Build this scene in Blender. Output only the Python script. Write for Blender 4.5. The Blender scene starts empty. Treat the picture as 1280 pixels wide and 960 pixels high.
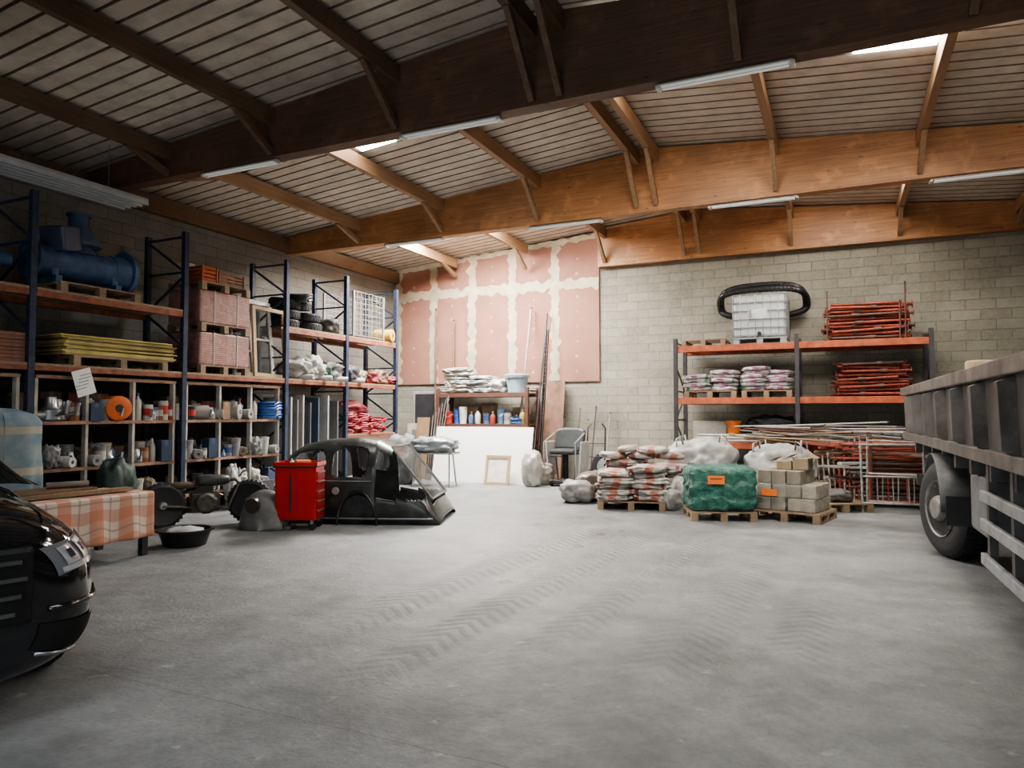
import bpy, bmesh, math, random
from mathutils import Vector, Matrix, noise, Euler
random.seed(7)
SC=bpy.context.scene; C=SC.collection
rad=math.radians; pi=math.pi
# ---------------------------------------------------------------- camera geometry
F=887.0; YAW=rad(24.8); PITCH=rad(2.32); EYE=Vector((0,0,1.6))
def ray(px,py):
    u=(px-640)/F; v=(480-py)/F
    z=v*math.cos(PITCH)+math.sin(PITCH); y=math.cos(PITCH)-v*math.sin(PITCH)
    return Vector((u*math.cos(YAW)-y*math.sin(YAW), u*math.sin(YAW)+y*math.cos(YAW), z))
def at_y(px,py,Y): d=ray(px,py); return EYE+d*(Y/d.y)
def at_x(px,py,X): d=ray(px,py); return EYE+d*(X/d.x)
def at_z(px,py,Z=0): d=ray(px,py); return EYE+d*((Z-1.6)/d.z)
# ---------------------------------------------------------------- materials
class G:
    def __init__(s,name):
        s.m=bpy.data.materials.new(name); s.m.use_nodes=True; s.t=s.m.node_tree; s.n=s.t.nodes; s.b=s.n['Principled BSDF']
        s.co=s.n.new('ShaderNodeTexCoord').outputs['Object']
    def lk(s,a,b): s.t.links.new(a,b)
    def inp(s,sock,v):
        if hasattr(v,'is_output') : s.lk(v,sock)
        else: sock.default_value=v
    def math(s,op,a,b=0.0,c=None):
        n=s.n.new('ShaderNodeMath'); n.operation=op; s.inp(n.inputs[0],a); s.inp(n.inputs[1],b)
        if c is not None: s.inp(n.inputs[2],c)
        return n.outputs[0]
    def mix(s,f,a,b,mode='MIX'):
        n=s.n.new('ShaderNodeMix'); n.data_type='RGBA'; n.blend_type=mode
        s.inp(n.inputs[0],f)
        for i,v in ((6,a),(7,b)):
            if hasattr(v,'is_output'): s.lk(v,n.inputs[i])
            else: n.inputs[i].default_value=(*v[:3],1)
        return n.outputs[2]
    def noise(s,scale=5,detail=4,vec=None,rough=.6):
        n=s.n.new('ShaderNodeTexNoise'); n.inputs['Scale'].default_value=scale; n.inputs['Detail'].default_value=detail; n.inputs['Roughness'].default_value=rough
        s.lk(vec if vec is not None else s.co,n.inputs['Vector']); return n.outputs['Fac']
    def mp(s,scale=(1,1,1),loc=(0,0,0)):
        n=s.n.new('ShaderNodeMapping'); n.inputs['Scale'].default_value=scale; n.inputs['Location'].default_value=loc; s.lk(s.co,n.inputs['Vector']); return n.outputs[0]
    def xyz(s):
        n=s.n.new('ShaderNodeSeparateXYZ'); s.lk(s.co,n.inputs[0]); return n.outputs
    def rng(s,v,a,b,c=0,d=1):
        n=s.n.new('ShaderNodeMapRange'); s.inp(n.inputs[0],v)
        for i,k in enumerate((a,b,c,d)): n.inputs[i+1].default_value=k
        return n.outputs[0]
    def bump(s,h,st=.3,d=.01):
        n=s.n.new('ShaderNodeBump'); n.inputs['Strength'].default_value=st; n.inputs['Distance'].default_value=d; s.lk(h,n.inputs['Height']); s.lk(n.outputs[0],s.b.inputs['Normal'])
    def col(s,c): s.inp(s.b.inputs['Base Color'],c if hasattr(c,'is_output') else (*c[:3],1))
    def set(s,r=.6,me=0): s.inp(s.b.inputs['Roughness'],r); s.b.inputs['Metallic'].default_value=me
def sc3(c,k): return tuple(min(1,x*k) for x in c)
CA={}
def M(rgb,r=.6,me=0,var=.22,scale=6,bump=.15,em=0):
    key=(rgb,r,me,var,scale,em)
    if key in CA: return CA[key]
    g=G('surface'); n=g.noise(scale,5)
    g.col(g.mix(g.rng(n,.3,.7),sc3(rgb,1-var),sc3(rgb,1+var))); g.set(r,me)
    if bump: g.bump(g.noise(scale*6,3),bump,.004)
    if em: g.b.inputs['Emission Color'].default_value=(*rgb,1); g.b.inputs['Emission Strength'].default_value=em
    CA[key]=g.m; return g.m
def wood(c1,c2,axis=0,lam=0,r=.6):
    g=G('timber'); s=[14,14,14]; s[axis]=.8
    n=g.noise(1.5,6,g.mp(tuple(s))); big=g.noise(.7,3)
    c=g.mix(g.rng(n,.3,.7),c1,c2); c=g.mix(g.rng(big,.35,.7,0,.5),c,sc3(c1,.5))
    if lam:
        z=g.xyz()[2]; f=g.math('FRACT',g.math('MULTIPLY',z,1/lam)); e=g.math('LESS_THAN',f,.07)
        c=g.mix(g.math('MULTIPLY',e,.5),c,sc3(c1,.35))
        kn=g.n.new('ShaderNodeTexVoronoi'); kn.inputs['Scale'].default_value=1; g.lk(g.mp((2.2,2.2,9)),kn.inputs['Vector'])
        c=g.mix(g.rng(kn.outputs['Distance'],.05,.1,.85,0),c,sc3(c1,.2))
        c=g.mix(g.rng(g.noise(3,5),.55,.7,0,.4),c,sc3(c2,1.35))
    g.col(c); g.set(r); g.bump(n,.2,.004); return g.m
def block_mat(name,c1,c2,mort,ax):
    g=G(name); x=g.xyz(); cb=g.n.new('ShaderNodeCombineXYZ'); g.lk(x[ax],cb.inputs[0]); g.lk(x[2],cb.inputs[1])
    b=g.n.new('ShaderNodeTexBrick'); g.lk(cb.outputs[0],b.inputs['Vector']); b.inputs['Scale'].default_value=1
    b.inputs['Brick Width'].default_value=.5; b.inputs['Row Height'].default_value=.2; b.inputs['Mortar Size'].default_value=.01; b.inputs['Mortar Smooth'].default_value=.5
    b.inputs['Color1'].default_value=(*c1,1); b.inputs['Color2'].default_value=(*c2,1); b.inputs['Mortar'].default_value=(*mort,1)
    n=g.noise(1.2,5); n2=g.noise(18,4)
    c=g.mix(g.rng(n,.3,.7,0,.6),b.outputs['Color'],sc3(c1,.5)); c=g.mix(g.rng(n2,.3,.8,0,.35),c,sc3(c2,1.3))
    g.col(c); g.set(.9); h=g.math('ADD',g.math('MULTIPLY',b.outputs['Fac'],-.8),g.math('MULTIPLY',n2,.4)); g.bump(h,.65,.013); return g.m
def band_mat(base,band,band2=None,r=.45,ax=0):
    g=G('printed_sack'); gen=g.n.new('ShaderNodeTexCoord').outputs['Generated']; sp=g.n.new('ShaderNodeSeparateXYZ'); g.lk(gen,sp.inputs[0]); x=sp.outputs[ax]; y=sp.outputs[1-ax]
    wb=g.math('MULTIPLY',g.math('SUBTRACT',g.noise(7,3),.5),.4)
    d=g.math('ABSOLUTE',g.math('ADD',g.math('SUBTRACT',x,.45),wb)); m=g.math('LESS_THAN',d,.12); c=g.mix(g.math('MULTIPLY',m,.85),base,band)
    m2=g.math('LESS_THAN',g.math('ABSOLUTE',g.math('SUBTRACT',x,.85)),.04); c=g.mix(m2,c,band2 or band)
    w=g.math('LESS_THAN',g.math('ABSOLUTE',g.math('SUBTRACT',y,.5)),.12); w2=g.math('LESS_THAN',g.math('ABSOLUTE',g.math('SUBTRACT',x,.7)),.1)
    nn=g.math('GREATER_THAN',g.noise(70,0),.5); c=g.mix(g.math('MULTIPLY',g.math('MULTIPLY',w,w2),nn),c,band2 or band)
    c=g.mix(g.rng(g.noise(9,4),.35,.75,0,.5),c,sc3(base,.4)); g.col(c); g.set(r); g.bump(g.noise(14,5),.8,.025); return g.m
# ---------------------------------------------------------------- mesh builder
class MB:
    def __init__(s): s.v=[]; s.f=[]; s.mi=[]; s.k=0
    def add(s,vs,fs):
        o=len(s.v); s.v+= [tuple(v) for v in vs]; s.f+=[tuple(i+o for i in f) for f in fs]; s.mi+=[s.k]*len(fs); return s
    def box(s,c,d,R=None):
        vs=[Vector((x*d[0]/2,y*d[1]/2,z*d[2]/2)) for x in(-1,1) for y in(-1,1) for z in(-1,1)]
        if R: E=Euler(R).to_matrix(); vs=[E@v for v in vs]
        vs=[v+Vector(c) for v in vs]
        return s.add(vs,[(0,1,3,2),(4,6,7,5),(0,4,5,1),(2,3,7,6),(0,2,6,4),(1,5,7,3)])
    def bb(s,x0,x1,y0,y1,z0,z1): return s.box(((x0+x1)/2,(y0+y1)/2,(z0+z1)/2),(x1-x0,y1-y0,z1-z0))
    def bar(s,a,b,w,h=None):
        a=Vector(a);b=Vector(b); d=(b-a); L=d.length; q=d.to_track_quat('Y','Z').to_matrix(); h=h or w
        vs=[q@Vector((x*w/2,y*L/2,z*h/2))+(a+b)/2 for x in(-1,1) for y in(-1,1) for z in(-1,1)]
        return s.add(vs,[(0,1,3,2),(4,6,7,5),(0,4,5,1),(2,3,7,6),(0,2,6,4),(1,5,7,3)])
    def tube(s,pts,r,n=8,closed=False):
        pts=[Vector(p) for p in pts]; N=len(pts); rs=r if isinstance(r,(list,tuple)) else [r]*N; vs=[]; up=None
        for i,p in enumerate(pts):
            a=pts[i-1] if (i>0 or closed) else p; b=pts[(i+1)%N] if (i<N-1 or closed) else p
            t=(b-a).normalized()
            if up is None: up=Vector((0,0,1)) if abs(t.z)<.9 else Vector((1,0,0))
            x=t.cross(up).normalized(); up=x.cross(t).normalized()
            for k in range(n):
                an=2*pi*k/n; vs.append(p+(x*math.cos(an)+up*math.sin(an))*rs[i])
        fs=[]
        for i in range(N if closed else N-1):
            j=(i+1)%N
            for k in range(n): k2=(k+1)%n; fs.append((i*n+k,i*n+k2,j*n+k2,j*n+k))
        if not closed: fs+= [tuple(range(n))[::-1],tuple((N-1)*n+k for k in range(n))]
        return s.add(vs,fs)
    def lathe(s,prof,c=(0,0,0),ax='z',n=20):
        vs=[];c=Vector(c)
        for r,z in prof:
            for k in range(n):
                a=2*pi*k/n; p=(r*math.cos(a),r*math.sin(a),z)
                if ax=='x': p=(z,p[0],p[1])
                if ax=='y': p=(p[0],z,p[1])
                vs.append(c+Vector(p))
        fs=[]
        for i in range(len(prof)-1):
            for k in range(n): k2=(k+1)%n; fs.append((i*n+k,i*n+k2,(i+1)*n+k2,(i+1)*n+k))
        fs+=[tuple(range(n))[::-1],tuple((len(prof)-1)*n+k for k in range(n))]
        return s.add(vs,fs)
    def grid(s,fn,nu,nv):
        vs=[fn(i/nu,j/nv) for i in range(nu+1) for j in range(nv+1)]
        fs=[(i*(nv+1)+j,(i+1)*(nv+1)+j,(i+1)*(nv+1)+j+1,i*(nv+1)+j+1) for i in range(nu) for j in range(nv)]
        return s.add(vs,fs)
    def puff(s,c,d,p=4,seed=0,amp=.06,fr=3,sub=3,base=True,rz=0):
        b=bmesh.new(); bmesh.ops.create_icosphere(b,subdivisions=sub,radius=1); vs=[]
        for v in b.verts:
            q=v.co; nn=(abs(q.x)**p+abs(q.y)**p+abs(q.z)**p)**(1/p); q=q/nn
            k=1+amp*noise.noise(q*fr+Vector((seed*7.3,seed*1.7,0)))+amp*.5*noise.noise(q*fr*2.7+Vector((seed,9,seed)))
            w=Vector((q.x*d[0]/2*k,q.y*d[1]/2*k,q.z*d[2]/2*k))
            if base: w.z=max(w.z,-d[2]/2*.93)
            w.rotate(Euler((0,0,rz))); vs.append(w+Vector(c))
        fs=[tuple(v.index for v in f.verts) for f in b.faces]; b.free(); return s.add(vs,fs)
    def build(s,name,mat,parent=None,loc=(0,0,0),rot=(0,0,0),smooth=False,bevel=0,solid=0,sub=0):
        me=bpy.data.meshes.new(name); me.from_pydata(s.v,[],s.f)
        ms=mat if isinstance(mat,(list,tuple)) else [mat]
        for m in ms: me.materials.append(m)
        for p,i in zip(me.polygons,s.mi): p.material_index=i; p.use_smooth=bool(smooth)
        me.update(); b=bmesh.new(); b.from_mesh(me); bmesh.ops.recalc_face_normals(b,faces=b.faces); b.to_mesh(me); b.free()
        if smooth and smooth is not True: me.set_sharp_from_angle(angle=rad(smooth))
        o=bpy.data.objects.new(name,me); C.objects.link(o); o.location=loc; o.rotation_euler=rot
        if parent: o.parent=parent
        if solid: m=o.modifiers.new('s','SOLIDIFY'); m.thickness=solid
        if bevel: m=o.modifiers.new('b','BEVEL'); m.width=bevel; m.segments=2; m.limit_method='ANGLE'
        if sub: m=o.modifiers.new('u','SUBSURF'); m.levels=sub; m.render_levels=sub
        return o
def tag(o,label,cat,group=None):
    o['label']=label; o['category']=cat
    if group: o['group']=group
    return o
def thing(name,label,cat,loc=(0,0,0),rz=0,group=None,rot=None):
    o=bpy.data.objects.new(name,None); C.objects.link(o); o.location=loc; o.rotation_euler=rot or (0,0,rz); o.empty_display_size=.1
    return tag(o,label,cat,group)
def struct(o): o['kind']='structure'; return o
def dup(root,loc,rz=0,label=None,group=None,rot=None,scale=None):
    r=root.copy(); C.objects.link(r); r.location=loc; r.rotation_euler=rot or (0,0,rz)
    if label: r['label']=label
    if group: r['group']=group
    if scale: r.scale=scale
    for ch in list(root.children):
        c=ch.copy(); C.objects.link(c); c.parent=r
        for g in ch.children:
            d=g.copy(); C.objects.link(d); d.parent=c
    return r
ORD=['first','second','third','fourth','fifth','sixth','seventh','eighth','ninth','tenth']
# palette
WHITE=(.55,.54,.5); OFF=(.4,.38,.34); GREY=(.2,.2,.2); DARK=(.03,.03,.035); BLACK=(.012,.012,.014); RED=(.36,.035,.025); ORANGE=(.5,.13,.03)
BLUE=(.03,.07,.18); TAN=(.28,.2,.12); YEL=(.5,.35,.04); STEEL=(.32,.33,.34)
pal_w=wood((.22,.15,.09),(.36,.26,.17)); ply=wood((.36,.25,.14),(.5,.37,.23)); brownw=wood((.13,.075,.04),(.23,.135,.07))
RUB=M(BLACK,.75,0,.3,20,.3)
# ---------------------------------------------------------------- room shell
def floor_mat():
    g=G('concrete_floor'); X,Y,Z=g.xyz(); n=g.noise(.45,7,rough=.68); n2=g.noise(3.5,7,rough=.7); n3=g.noise(30,4); n4=g.noise(1.3,8,rough=.75)
    c=g.mix(g.rng(n,.34,.66),(.135,.14,.145),(.26,.264,.265)); c=g.mix(g.rng(n2,.38,.7,0,.65),c,(.105,.108,.112)); c=g.mix(g.rng(n4,.48,.68,0,.65),c,(.32,.322,.32)); c=g.mix(g.rng(n3,.45,.8,0,.5),c,(.095,.097,.1))
    c=g.mix(g.rng(g.noise(.9,5,g.mp((1,1,1),(7,3,0))),.55,.66,0,.6),c,(.09,.093,.097))
    c=g.mix(g.rng(g.noise(6,5,g.mp((1,1,1),(2,8,0))),.64,.72,0,.7),c,(.37,.37,.36))
    wx=g.math('ADD',X,g.math('MULTIPLY',g.math('SINE',g.math('MULTIPLY',Y,.45)),.12))
    w1=g.math('ADD',Y,g.math('MULTIPLY',n2,.1))
    tot=None
    for cx,hw in ((-3.3,.27),(-2.5,.22),(-1.75,.2),(-.95,.3),(-.2,.22)):
        d=g.math('ABSOLUTE',g.math('SUBTRACT',wx,cx)); lane=g.rng(d,hw*.75,hw*1.15,1,0)
        s=g.rng(g.math('SINE',g.math('MULTIPLY',g.math('ADD',w1,g.math('MULTIPLY',d,.9)),44)),-.5,.8)
        k=g.math('MULTIPLY',lane,g.math('ADD',g.math('MULTIPLY',s,.65),.35)); tot=k if tot is None else g.math('MAXIMUM',tot,k)
    k=g.math('MULTIPLY',tot,g.rng(g.noise(.7,5,g.mp((1,.5,1),(1,1,0))),.38,.56)); k=g.math('MULTIPLY',k,g.rng(Y,2.8,4.6)); k=g.math('MULTIPLY',k,g.rng(Y,9,13,1,.3)); k=g.math('MULTIPLY',k,g.rng(n4,.32,.55,.25,1))
    c=g.mix(g.math('MULTIPLY',k,.5),c,(.078,.081,.085))
    j=g.math('LESS_THAN',g.math('ABSOLUTE',g.math('SUBTRACT',Y,g.math('ADD',2.93,g.math('MULTIPLY',n2,.06)))),.004)
    c=g.mix(g.math('MULTIPLY',j,.55),c,(.03,.03,.03)); g.col(c)
    g.b.inputs['Specular IOR Level'].default_value=.6
    ctr=g.math('MULTIPLY',g.rng(g.math('ABSOLUTE',g.math('ADD',X,3.0)),.5,3.0,1,0),g.rng(g.math('ABSOLUTE',g.math('SUBTRACT',Y,8.5)),1,6,1,0))
    g.set(g.math('SUBTRACT',g.math('ADD',g.rng(g.noise(1.6,6),.35,.7,.38,.64),g.math('MULTIPLY',k,.15)),g.math('MULTIPLY',ctr,.15)))
    g.bump(g.math('ADD',g.math('ADD',g.noise(4,9,rough=.78),g.math('MULTIPLY',k,.5)),g.math('MULTIPLY',n3,.3)),.7,.03); return g.m
XL,XR,YB,YF=-10.95,5.2,16.2,-4.0
def roof(x): return 6.15-.09*abs(x+2.95)
struct(MB().bb(XL-.2,XR+.2,YF-.2,YB+.2,-.2,0).build('floor',floor_mat()))
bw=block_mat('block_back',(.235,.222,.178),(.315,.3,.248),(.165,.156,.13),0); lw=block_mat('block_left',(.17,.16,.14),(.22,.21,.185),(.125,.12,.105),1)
def gable(name,y0,y1,mat):
    pts=[(XL-.2,0),(XR+.2,0),(XR+.2,roof(XR+.2)),(-2.95,6.15),(XL-.2,roof(XL-.2))]
    mb=MB(); mb.add([(x,y0,z) for x,z in pts]+[(x,y1,z) for x,z in pts],[(0,1,2,3,4),(9,8,7,6,5)]+[(i,(i+1)%5,(i+1)%5+5,i+5) for i in range(5)])
    return struct(mb.build(name,mat))
gable('wall_back',YB,YB+.2,bw)
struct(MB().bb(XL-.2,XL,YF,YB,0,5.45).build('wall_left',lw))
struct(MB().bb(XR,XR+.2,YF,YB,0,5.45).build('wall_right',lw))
mb=MB(); mb.bb(XL-.2,-5.5,YF-.2,YF,0,5.5); mb.bb(2,XR+.2,YF-.2,YF,0,5.5); mb.bb(-5.5,2,YF-.2,YF,3.6,5.5); struct(mb.build('wall_front',lw))
g=G('roof_deck'); n=g.noise(.8,5); n2=g.noise(4,6); c=g.mix(g.rng(n,.3,.7),(.48,.42,.345),(.66,.595,.505)); c=g.mix(g.rng(n2,.45,.75,0,.55),c,(.27,.21,.16)); g.col(c); g.set(.6); DK=g.m
mb=MB(); xs=[XL-.2,-2.95,XR+.2]; y=YF-.2; step=.25
prof=[]
while y<YB+.2:
    prof+=[(y,0,0),(y+.208,0,0),(y+.216,.03,1),(y+.242,.03,1)]; y+=step
prof.append((y,0,0))
for i in range(len(prof)-1):
    (a,da,ka),(b,db,kb)=prof[i],prof[i+1]; mb.k=1 if (ka or kb) else 0
    for q in range(2):
        x0,x1=xs[q],xs[q+1]
        mb.add([(x0,a,roof(x0)+.03+da),(x1,a,roof(x1)+.03+da),(x1,b,roof(x1)+.03+db),(x0,b,roof(x0)+.03+db)],[(0,1,2,3)])
struct(mb.build('ceiling',[DK,M((.22,.175,.135),.7)],solid=0))
struct(MB().bb(XL,XL+.12,YF,YB,5.1,5.4).build('trim_1',brownw))
def skylight_or_fill(i,x0,x1,y0,y1,st,c=(.92,.97,1.0)):  # glowing roof panels: skylights and added unseen fills alike
    mb=MB(); a=[(x,y,roof(x)+dz) for dz in (.002,.022) for x,y in ((x0,y0),(x1,y0),(x1,y1),(x0,y1))]
    mb.add(a,[(0,1,2,3),(7,6,5,4),(0,1,5,4),(1,2,6,5),(2,3,7,6),(3,0,4,7)])
    struct(mb.build('window_%d'%i,M(c,.5,0,0,6,0,st)))
WRM=(1,.945,.85); WR2=(1,.97,.92)
skylight_or_fill(1,.21,1.07,7.6,9.22,32,WRM); skylight_or_fill(2,-6.9,-6.25,7.6,9.2,10,WR2); skylight_or_fill(3,-2.6,-1.0,7.6,8.9,32,WRM)  # last one is an added hidden fill that lights the orange beam
skylight_or_fill(4,-8.8,-7.2,12.6,14.25,110,WR2); skylight_or_fill(5,-6.7,-5.2,12.6,14.2,44,WR2); skylight_or_fill(6,-.7,1.0,12.6,14.2,18,WRM); skylight_or_fill(7,1.3,3.0,7.6,8.7,24,WRM)  # final panel here is added out of sight to brighten the orange beam's right
skylight_or_fill(8,-3.8,-2.2,-2.5,1.5,6,(.9,.96,1)); skylight_or_fill(9,1.2,2.6,-2.5,1.5,5,(.9,.96,1))  # both are unseen panels added to light the near floor
# glulam beams
GL=wood((.3,.13,.055),(.52,.27,.115),0,.045,.5); GL_SHADE=wood((.105,.057,.036),(.18,.1,.06),0,.045,.6)  # second timber is the first darkened, shade of the near beams painted in
B2=7.42
def glulam(y,x0,x1,label,zb=5.05,th=.2,mat=None):
    mb=MB(); pts=[(x0,zb),(x1,zb),(x1,roof(x1))]+([(-2.95,6.15)] if x0<-2.95 else [])+[(x0,roof(x0))]; n=len(pts)
    mb.add([(x,-th/2,z) for x,z in pts]+[(x,th/2,z) for x,z in pts],[tuple(range(n)),tuple(range(2*n-1,n-1,-1))]+[(i,(i+1)%n,(i+1)%n+n,i+n) for i in range(n)])
    tag(mb.build('glulam_beam',mat or GL,None,(0,y,0)),label,'beam')
glulam(B2,XL,XR,'near dark glulam roof beam crossing the top of the view',5.1,mat=GL_SHADE)
glulam(12.0,XL,XR,'second glulam roof beam, brightly lit orange timber, mid hall')
glulam(16.08,-5.15,XR,'far glulam beam lying on top of the grey block wall')
glulam(3.1,XL,XR,'glulam roof beam nearest the entrance, overhead',mat=GL_SHADE)
PX=[-9.0,-7.0,-4.97,-3.12,-2.78,-.87,1.13,3.1]; BY=[3.1,B2,12.0,16.08]
PW=wood((.28,.16,.09),(.44,.27,.15),1,0); PD=wood((.24,.14,.075),(.36,.23,.13),1,0); PW_SHADE=wood((.12,.072,.045),(.2,.125,.075),1,0)  # last timber is a darker purlin copy with near-bay shade in its colour
bayn=['near bay before the dark beam','middle bay between dark and orange beams','far bay behind the orange beam']
for b in range(3):
    for i,x in enumerate(PX):
        y0,y1=BY[b]+.1,BY[b+1]-.1; L=y1-y0; zt=roof(x)-.03
        t=thing('roof_purlin','timber purlin, %s from the left wall in the %s'%(ORD[i],bayn[b]),'purlin',(x,y0,zt))
        MB().bb(-.05,.05,0,L,-.22,0).build('timber',PW_SHADE if b==0 else PW,t)
        if b: MB().bar((.0,.02,5.15-zt),(.0,.7,-.2),.07,.09).build('knee_brace',PD,t)
        MB().bar((.0,L-.02,5.15-zt),(.0,L-.7,-.2),.07,.09).build('knee_brace',PW_SHADE if b==0 else PD,t)
# ---------------------------------------------------------------- plasterboard wall
g=G('pink_plasterboard'); g.col(g.mix(g.rng(g.noise(1.5,4),.3,.7),(.24,.118,.088),(.305,.155,.115))); g.set(.85); PB=g.m; PL=M((.42,.37,.27),.9,0,.22,3); SPT=M((.36,.27,.2),.9,0,.2,3)
xs=[XL+.02,-9.75,-8.6,-7.45,-6.3,-5.17]
for r,(z0,z1) in enumerate(((2.35,4.72),(4.72,0))):
    for i in range(5):
        x0,x1=xs[i],xs[i+1]; mb=MB(); zz=(lambda x:z1 if r==0 else roof(x)-.02)
        a=[(x,y,z) for y in (16.17,16.15) for x,z in ((x0+.004,z0+.004),(x1-.004,z0+.004),(x1-.004,zz(x1)-.004),(x0+.004,zz(x0)-.004))]
        mb.add(a,[(0,1,2,3),(7,6,5,4),(0,1,5,4),(1,2,6,5),(2,3,7,6),(3,0,4,7)])
        o=mb.build('plasterboard_sheet',PB); tag(o,'pink plasterboard sheet, %s from the left, %s row on the back wall'%(ORD[i],('lower','upper')[r]),'plasterboard')
        s=MB(); zc=z0+.25
        while zc<zz(x0)-.15:
            s.lathe([(.012,-.004),(random.uniform(.02,.045),0)],(x0+.57+random.uniform(-.02,.02),16.149,zc),'y',8)
            zc+=.36
        s.build('screw_patches',SPT,o)
def wob(p0,p1,w,seed):
    p0=Vector(p0);p1=Vector(p1);L=(p1-p0).length; n=max(4,int(L/.07)); d=(p1-p0).normalized(); q=Vector((d.z,0,-d.x))
    mb=MB(); vs=[]
    for i in range(n+1):
        p=p0+(p1-p0)*i/n; a=w*(.55+.7*noise.noise(Vector((i*.4,seed,0)))); b=w*(.55+.7*noise.noise(Vector((i*.4,seed+9,0)))); vs+=[p+q*a,p-q*b]
    mb.add(vs,[(2*i,2*i+1,2*i+3,2*i+2) for i in range(n)]); return mb
k=2
for i,x in enumerate(xs):
    if i==5: continue
    xx=x+(.06 if i==0 else 0)
    struct(wob((xx,16.138,2.36),(xx,16.138,roof(xx)-.03),.2,i).build('trim_%d'%k,PL)); k+=1
struct(wob((XL+.02,16.137,4.72),(-5.18,16.137,4.72),.22,20).build('trim_%d'%k,PL)); k+=1
struct(wob((XL+.02,16.136,5.42),(-5.18,16.136,5.85),.12,23).build('trim_%d'%k,PL)); k+=1
struct(MB().bb(-10.3,-9.35,16.13,16.19,0,2.1).build('door_1',M((.03,.03,.035),.5)))
struct(MB().bb(-10.38,-9.27,16.16,16.2,0,2.18).build('trim_%d'%k,M((.3,.3,.28),.6)))
# ---------------------------------------------------------------- strip lights
LM=M((.6,.6,.57),.5,0,.1,6,0); TUBE=M((.75,.75,.72),.3,0,0,6,0,.15)
def fixture(x0,x1,y,z,label,rz=0,c=None):
    L=abs(x1-x0); t=thing('strip_light',label,'light fixture',c or ((x0+x1)/2,y,z),rz,'fluorescent strip lights')
    MB().add([(sx*L/2,sy*w,zz) for zz,w in ((0,.03),(-.03,.065)) for sx in(-1,1) for sy in(-1,1)],[(0,1,3,2),(4,6,7,5),(0,4,5,1),(2,3,7,6),(0,2,6,4),(1,5,7,3)]).build('housing',LM,t)
    for s in (-1,1): MB().tube([(-L/2+.04,s*.035,-.044),(L/2-.04,s*.035,-.044)],.013,8).build('tube',TUBE,t,smooth=40)
    for s in (-1,1): MB().bb(s*L/2-.02,s*L/2+.02,-.06,.06,-.058,-.03).build('end_cap',LM,t)
for a,b,lab in ((260,350,'leftmost'),(505,625,'middle'),(822,990,'rightmost')):
    fixture(at_y(a,0,B2).x,at_y(b,0,B2).x,B2,5.1,'%s white strip light under the near dark beam'%lab)
for i,(a,b) in enumerate(((485,555),(662,750),(884,993),(1158,1290))):
    fixture(at_y(a,0,12).x,at_y(b,0,12).x,12,5.05,'white strip light under the orange beam, %s from the left'%ORD[i])
t=thing('heater_unit','long white ribbed panel hung over the near end of the blue rack','heater',(-9.75,5.4,4.74))
MB().bb(-.28,.28,-1.95,1.95,.06,.1).build('top_plate',M((.35,.36,.37),.5,0,.1),t)
for i in range(5): MB().bb(-.28+i*.13,-.24+i*.13,-1.95,1.95,0,.06).build('rib',M((.42,.44,.45),.5,0,.1),t)
for yy in (-1.5,1.5): MB().tube([(0,yy,.1),(0,yy,roof(-9.75)-4.72)],.008,6).build('hanger_rod',M(STEEL,.4,.8),t)
# ---------------------------------------------------------------- pallet racks
BP=M((.03,.042,.075),.55,.2,.4,8); OB=M((.24,.085,.05),.65,.1,.4,8); OB2=M((.38,.1,.045),.6,.1,.35,8); DS=M((.01,.01,.012),.7,0,.3,8)
L1,L2,L3,L4=.85,1.485,2.25,3.24
def frame(parent,x0,x1,y,h,mat,axis='x'):
    def P(a,b,z): return (a,y+b,z) if axis=='x' else (y+b,a,z)
    for a in (x0,x1):
        mb=MB(); p0=P(a-.04,-.04,0); p1=P(a+.04,.04,h); mb.bb(p0[0],p1[0],p0[1],p1[1],0,h)
        mb.k=1; z=.2
        while z<h-.1:
            q=P(a,0,z); mb.box(q,(.05,.084,.022) if axis=='x' else (.084,.05,.022)); z+=.15
        mb.build('post',[mat,DS],parent)
    z=.25;i=0
    mb=MB()
    while z<h-.5:
        a,b=(x0,x1) if i%2==0 else (x1,x0); mb.bar(P(a,0,z),P(b,0,z+.55),.025,.035); mb.bar(P(a,0,z),P(b,0,z),.025,.03); z+=.6;i+=1
    mb.bar(P(x0,0,h-.08),P(x1,0,h-.08),.025,.035); mb.build('bracing',mat,parent)
XF=-9.45; XB=-10.35; YS=[3.35,5.69,8.05,10.35,12.15,14.0]
rk=thing('pallet_rack','tall blue and orange pallet rack running along the left wall','rack')
for y in YS: frame(rk,XF-.04,XB,y,4.5,BP)
def beams(parent,y0,y1,z,mat,deck=True,h=.12):
    for x in (XF-.04,XB): MB().bb(x-.025,x+.025,y0+.04,y1-.04,z-h,z).build('beam',mat,parent,bevel=.006)
    n=5
    for i in range(n): xx=XB+.05+i*(XF-XB-.12)/(n-1); MB().bb(xx-.06,xx+.06,y0+.05,y1-.05,z-.035,z-.001).build('shelf_board',pal_w,parent)
beams(rk,YS[0],YS[1],L4,OB); beams(rk,YS[1],YS[2],L4,OB); beams(rk,YS[3],YS[4],L4,OB); beams(rk,YS[4],YS[5],L4,OB)
for i in range(5): beams(rk,YS[i],YS[i+1],L3,OB,h=.1)
beams(rk,YS[4],YS[5],1.15,OB)
WD=M((.42,.4,.36),.7,0,.3,4); DE=M((.28,.17,.11),.7,0,.4,6); wsh=wood((.16,.13,.1),(.27,.23,.18),1); BACKM=M((.07,.065,.06),.8,0,.3,4)
CELLS=[]
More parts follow.
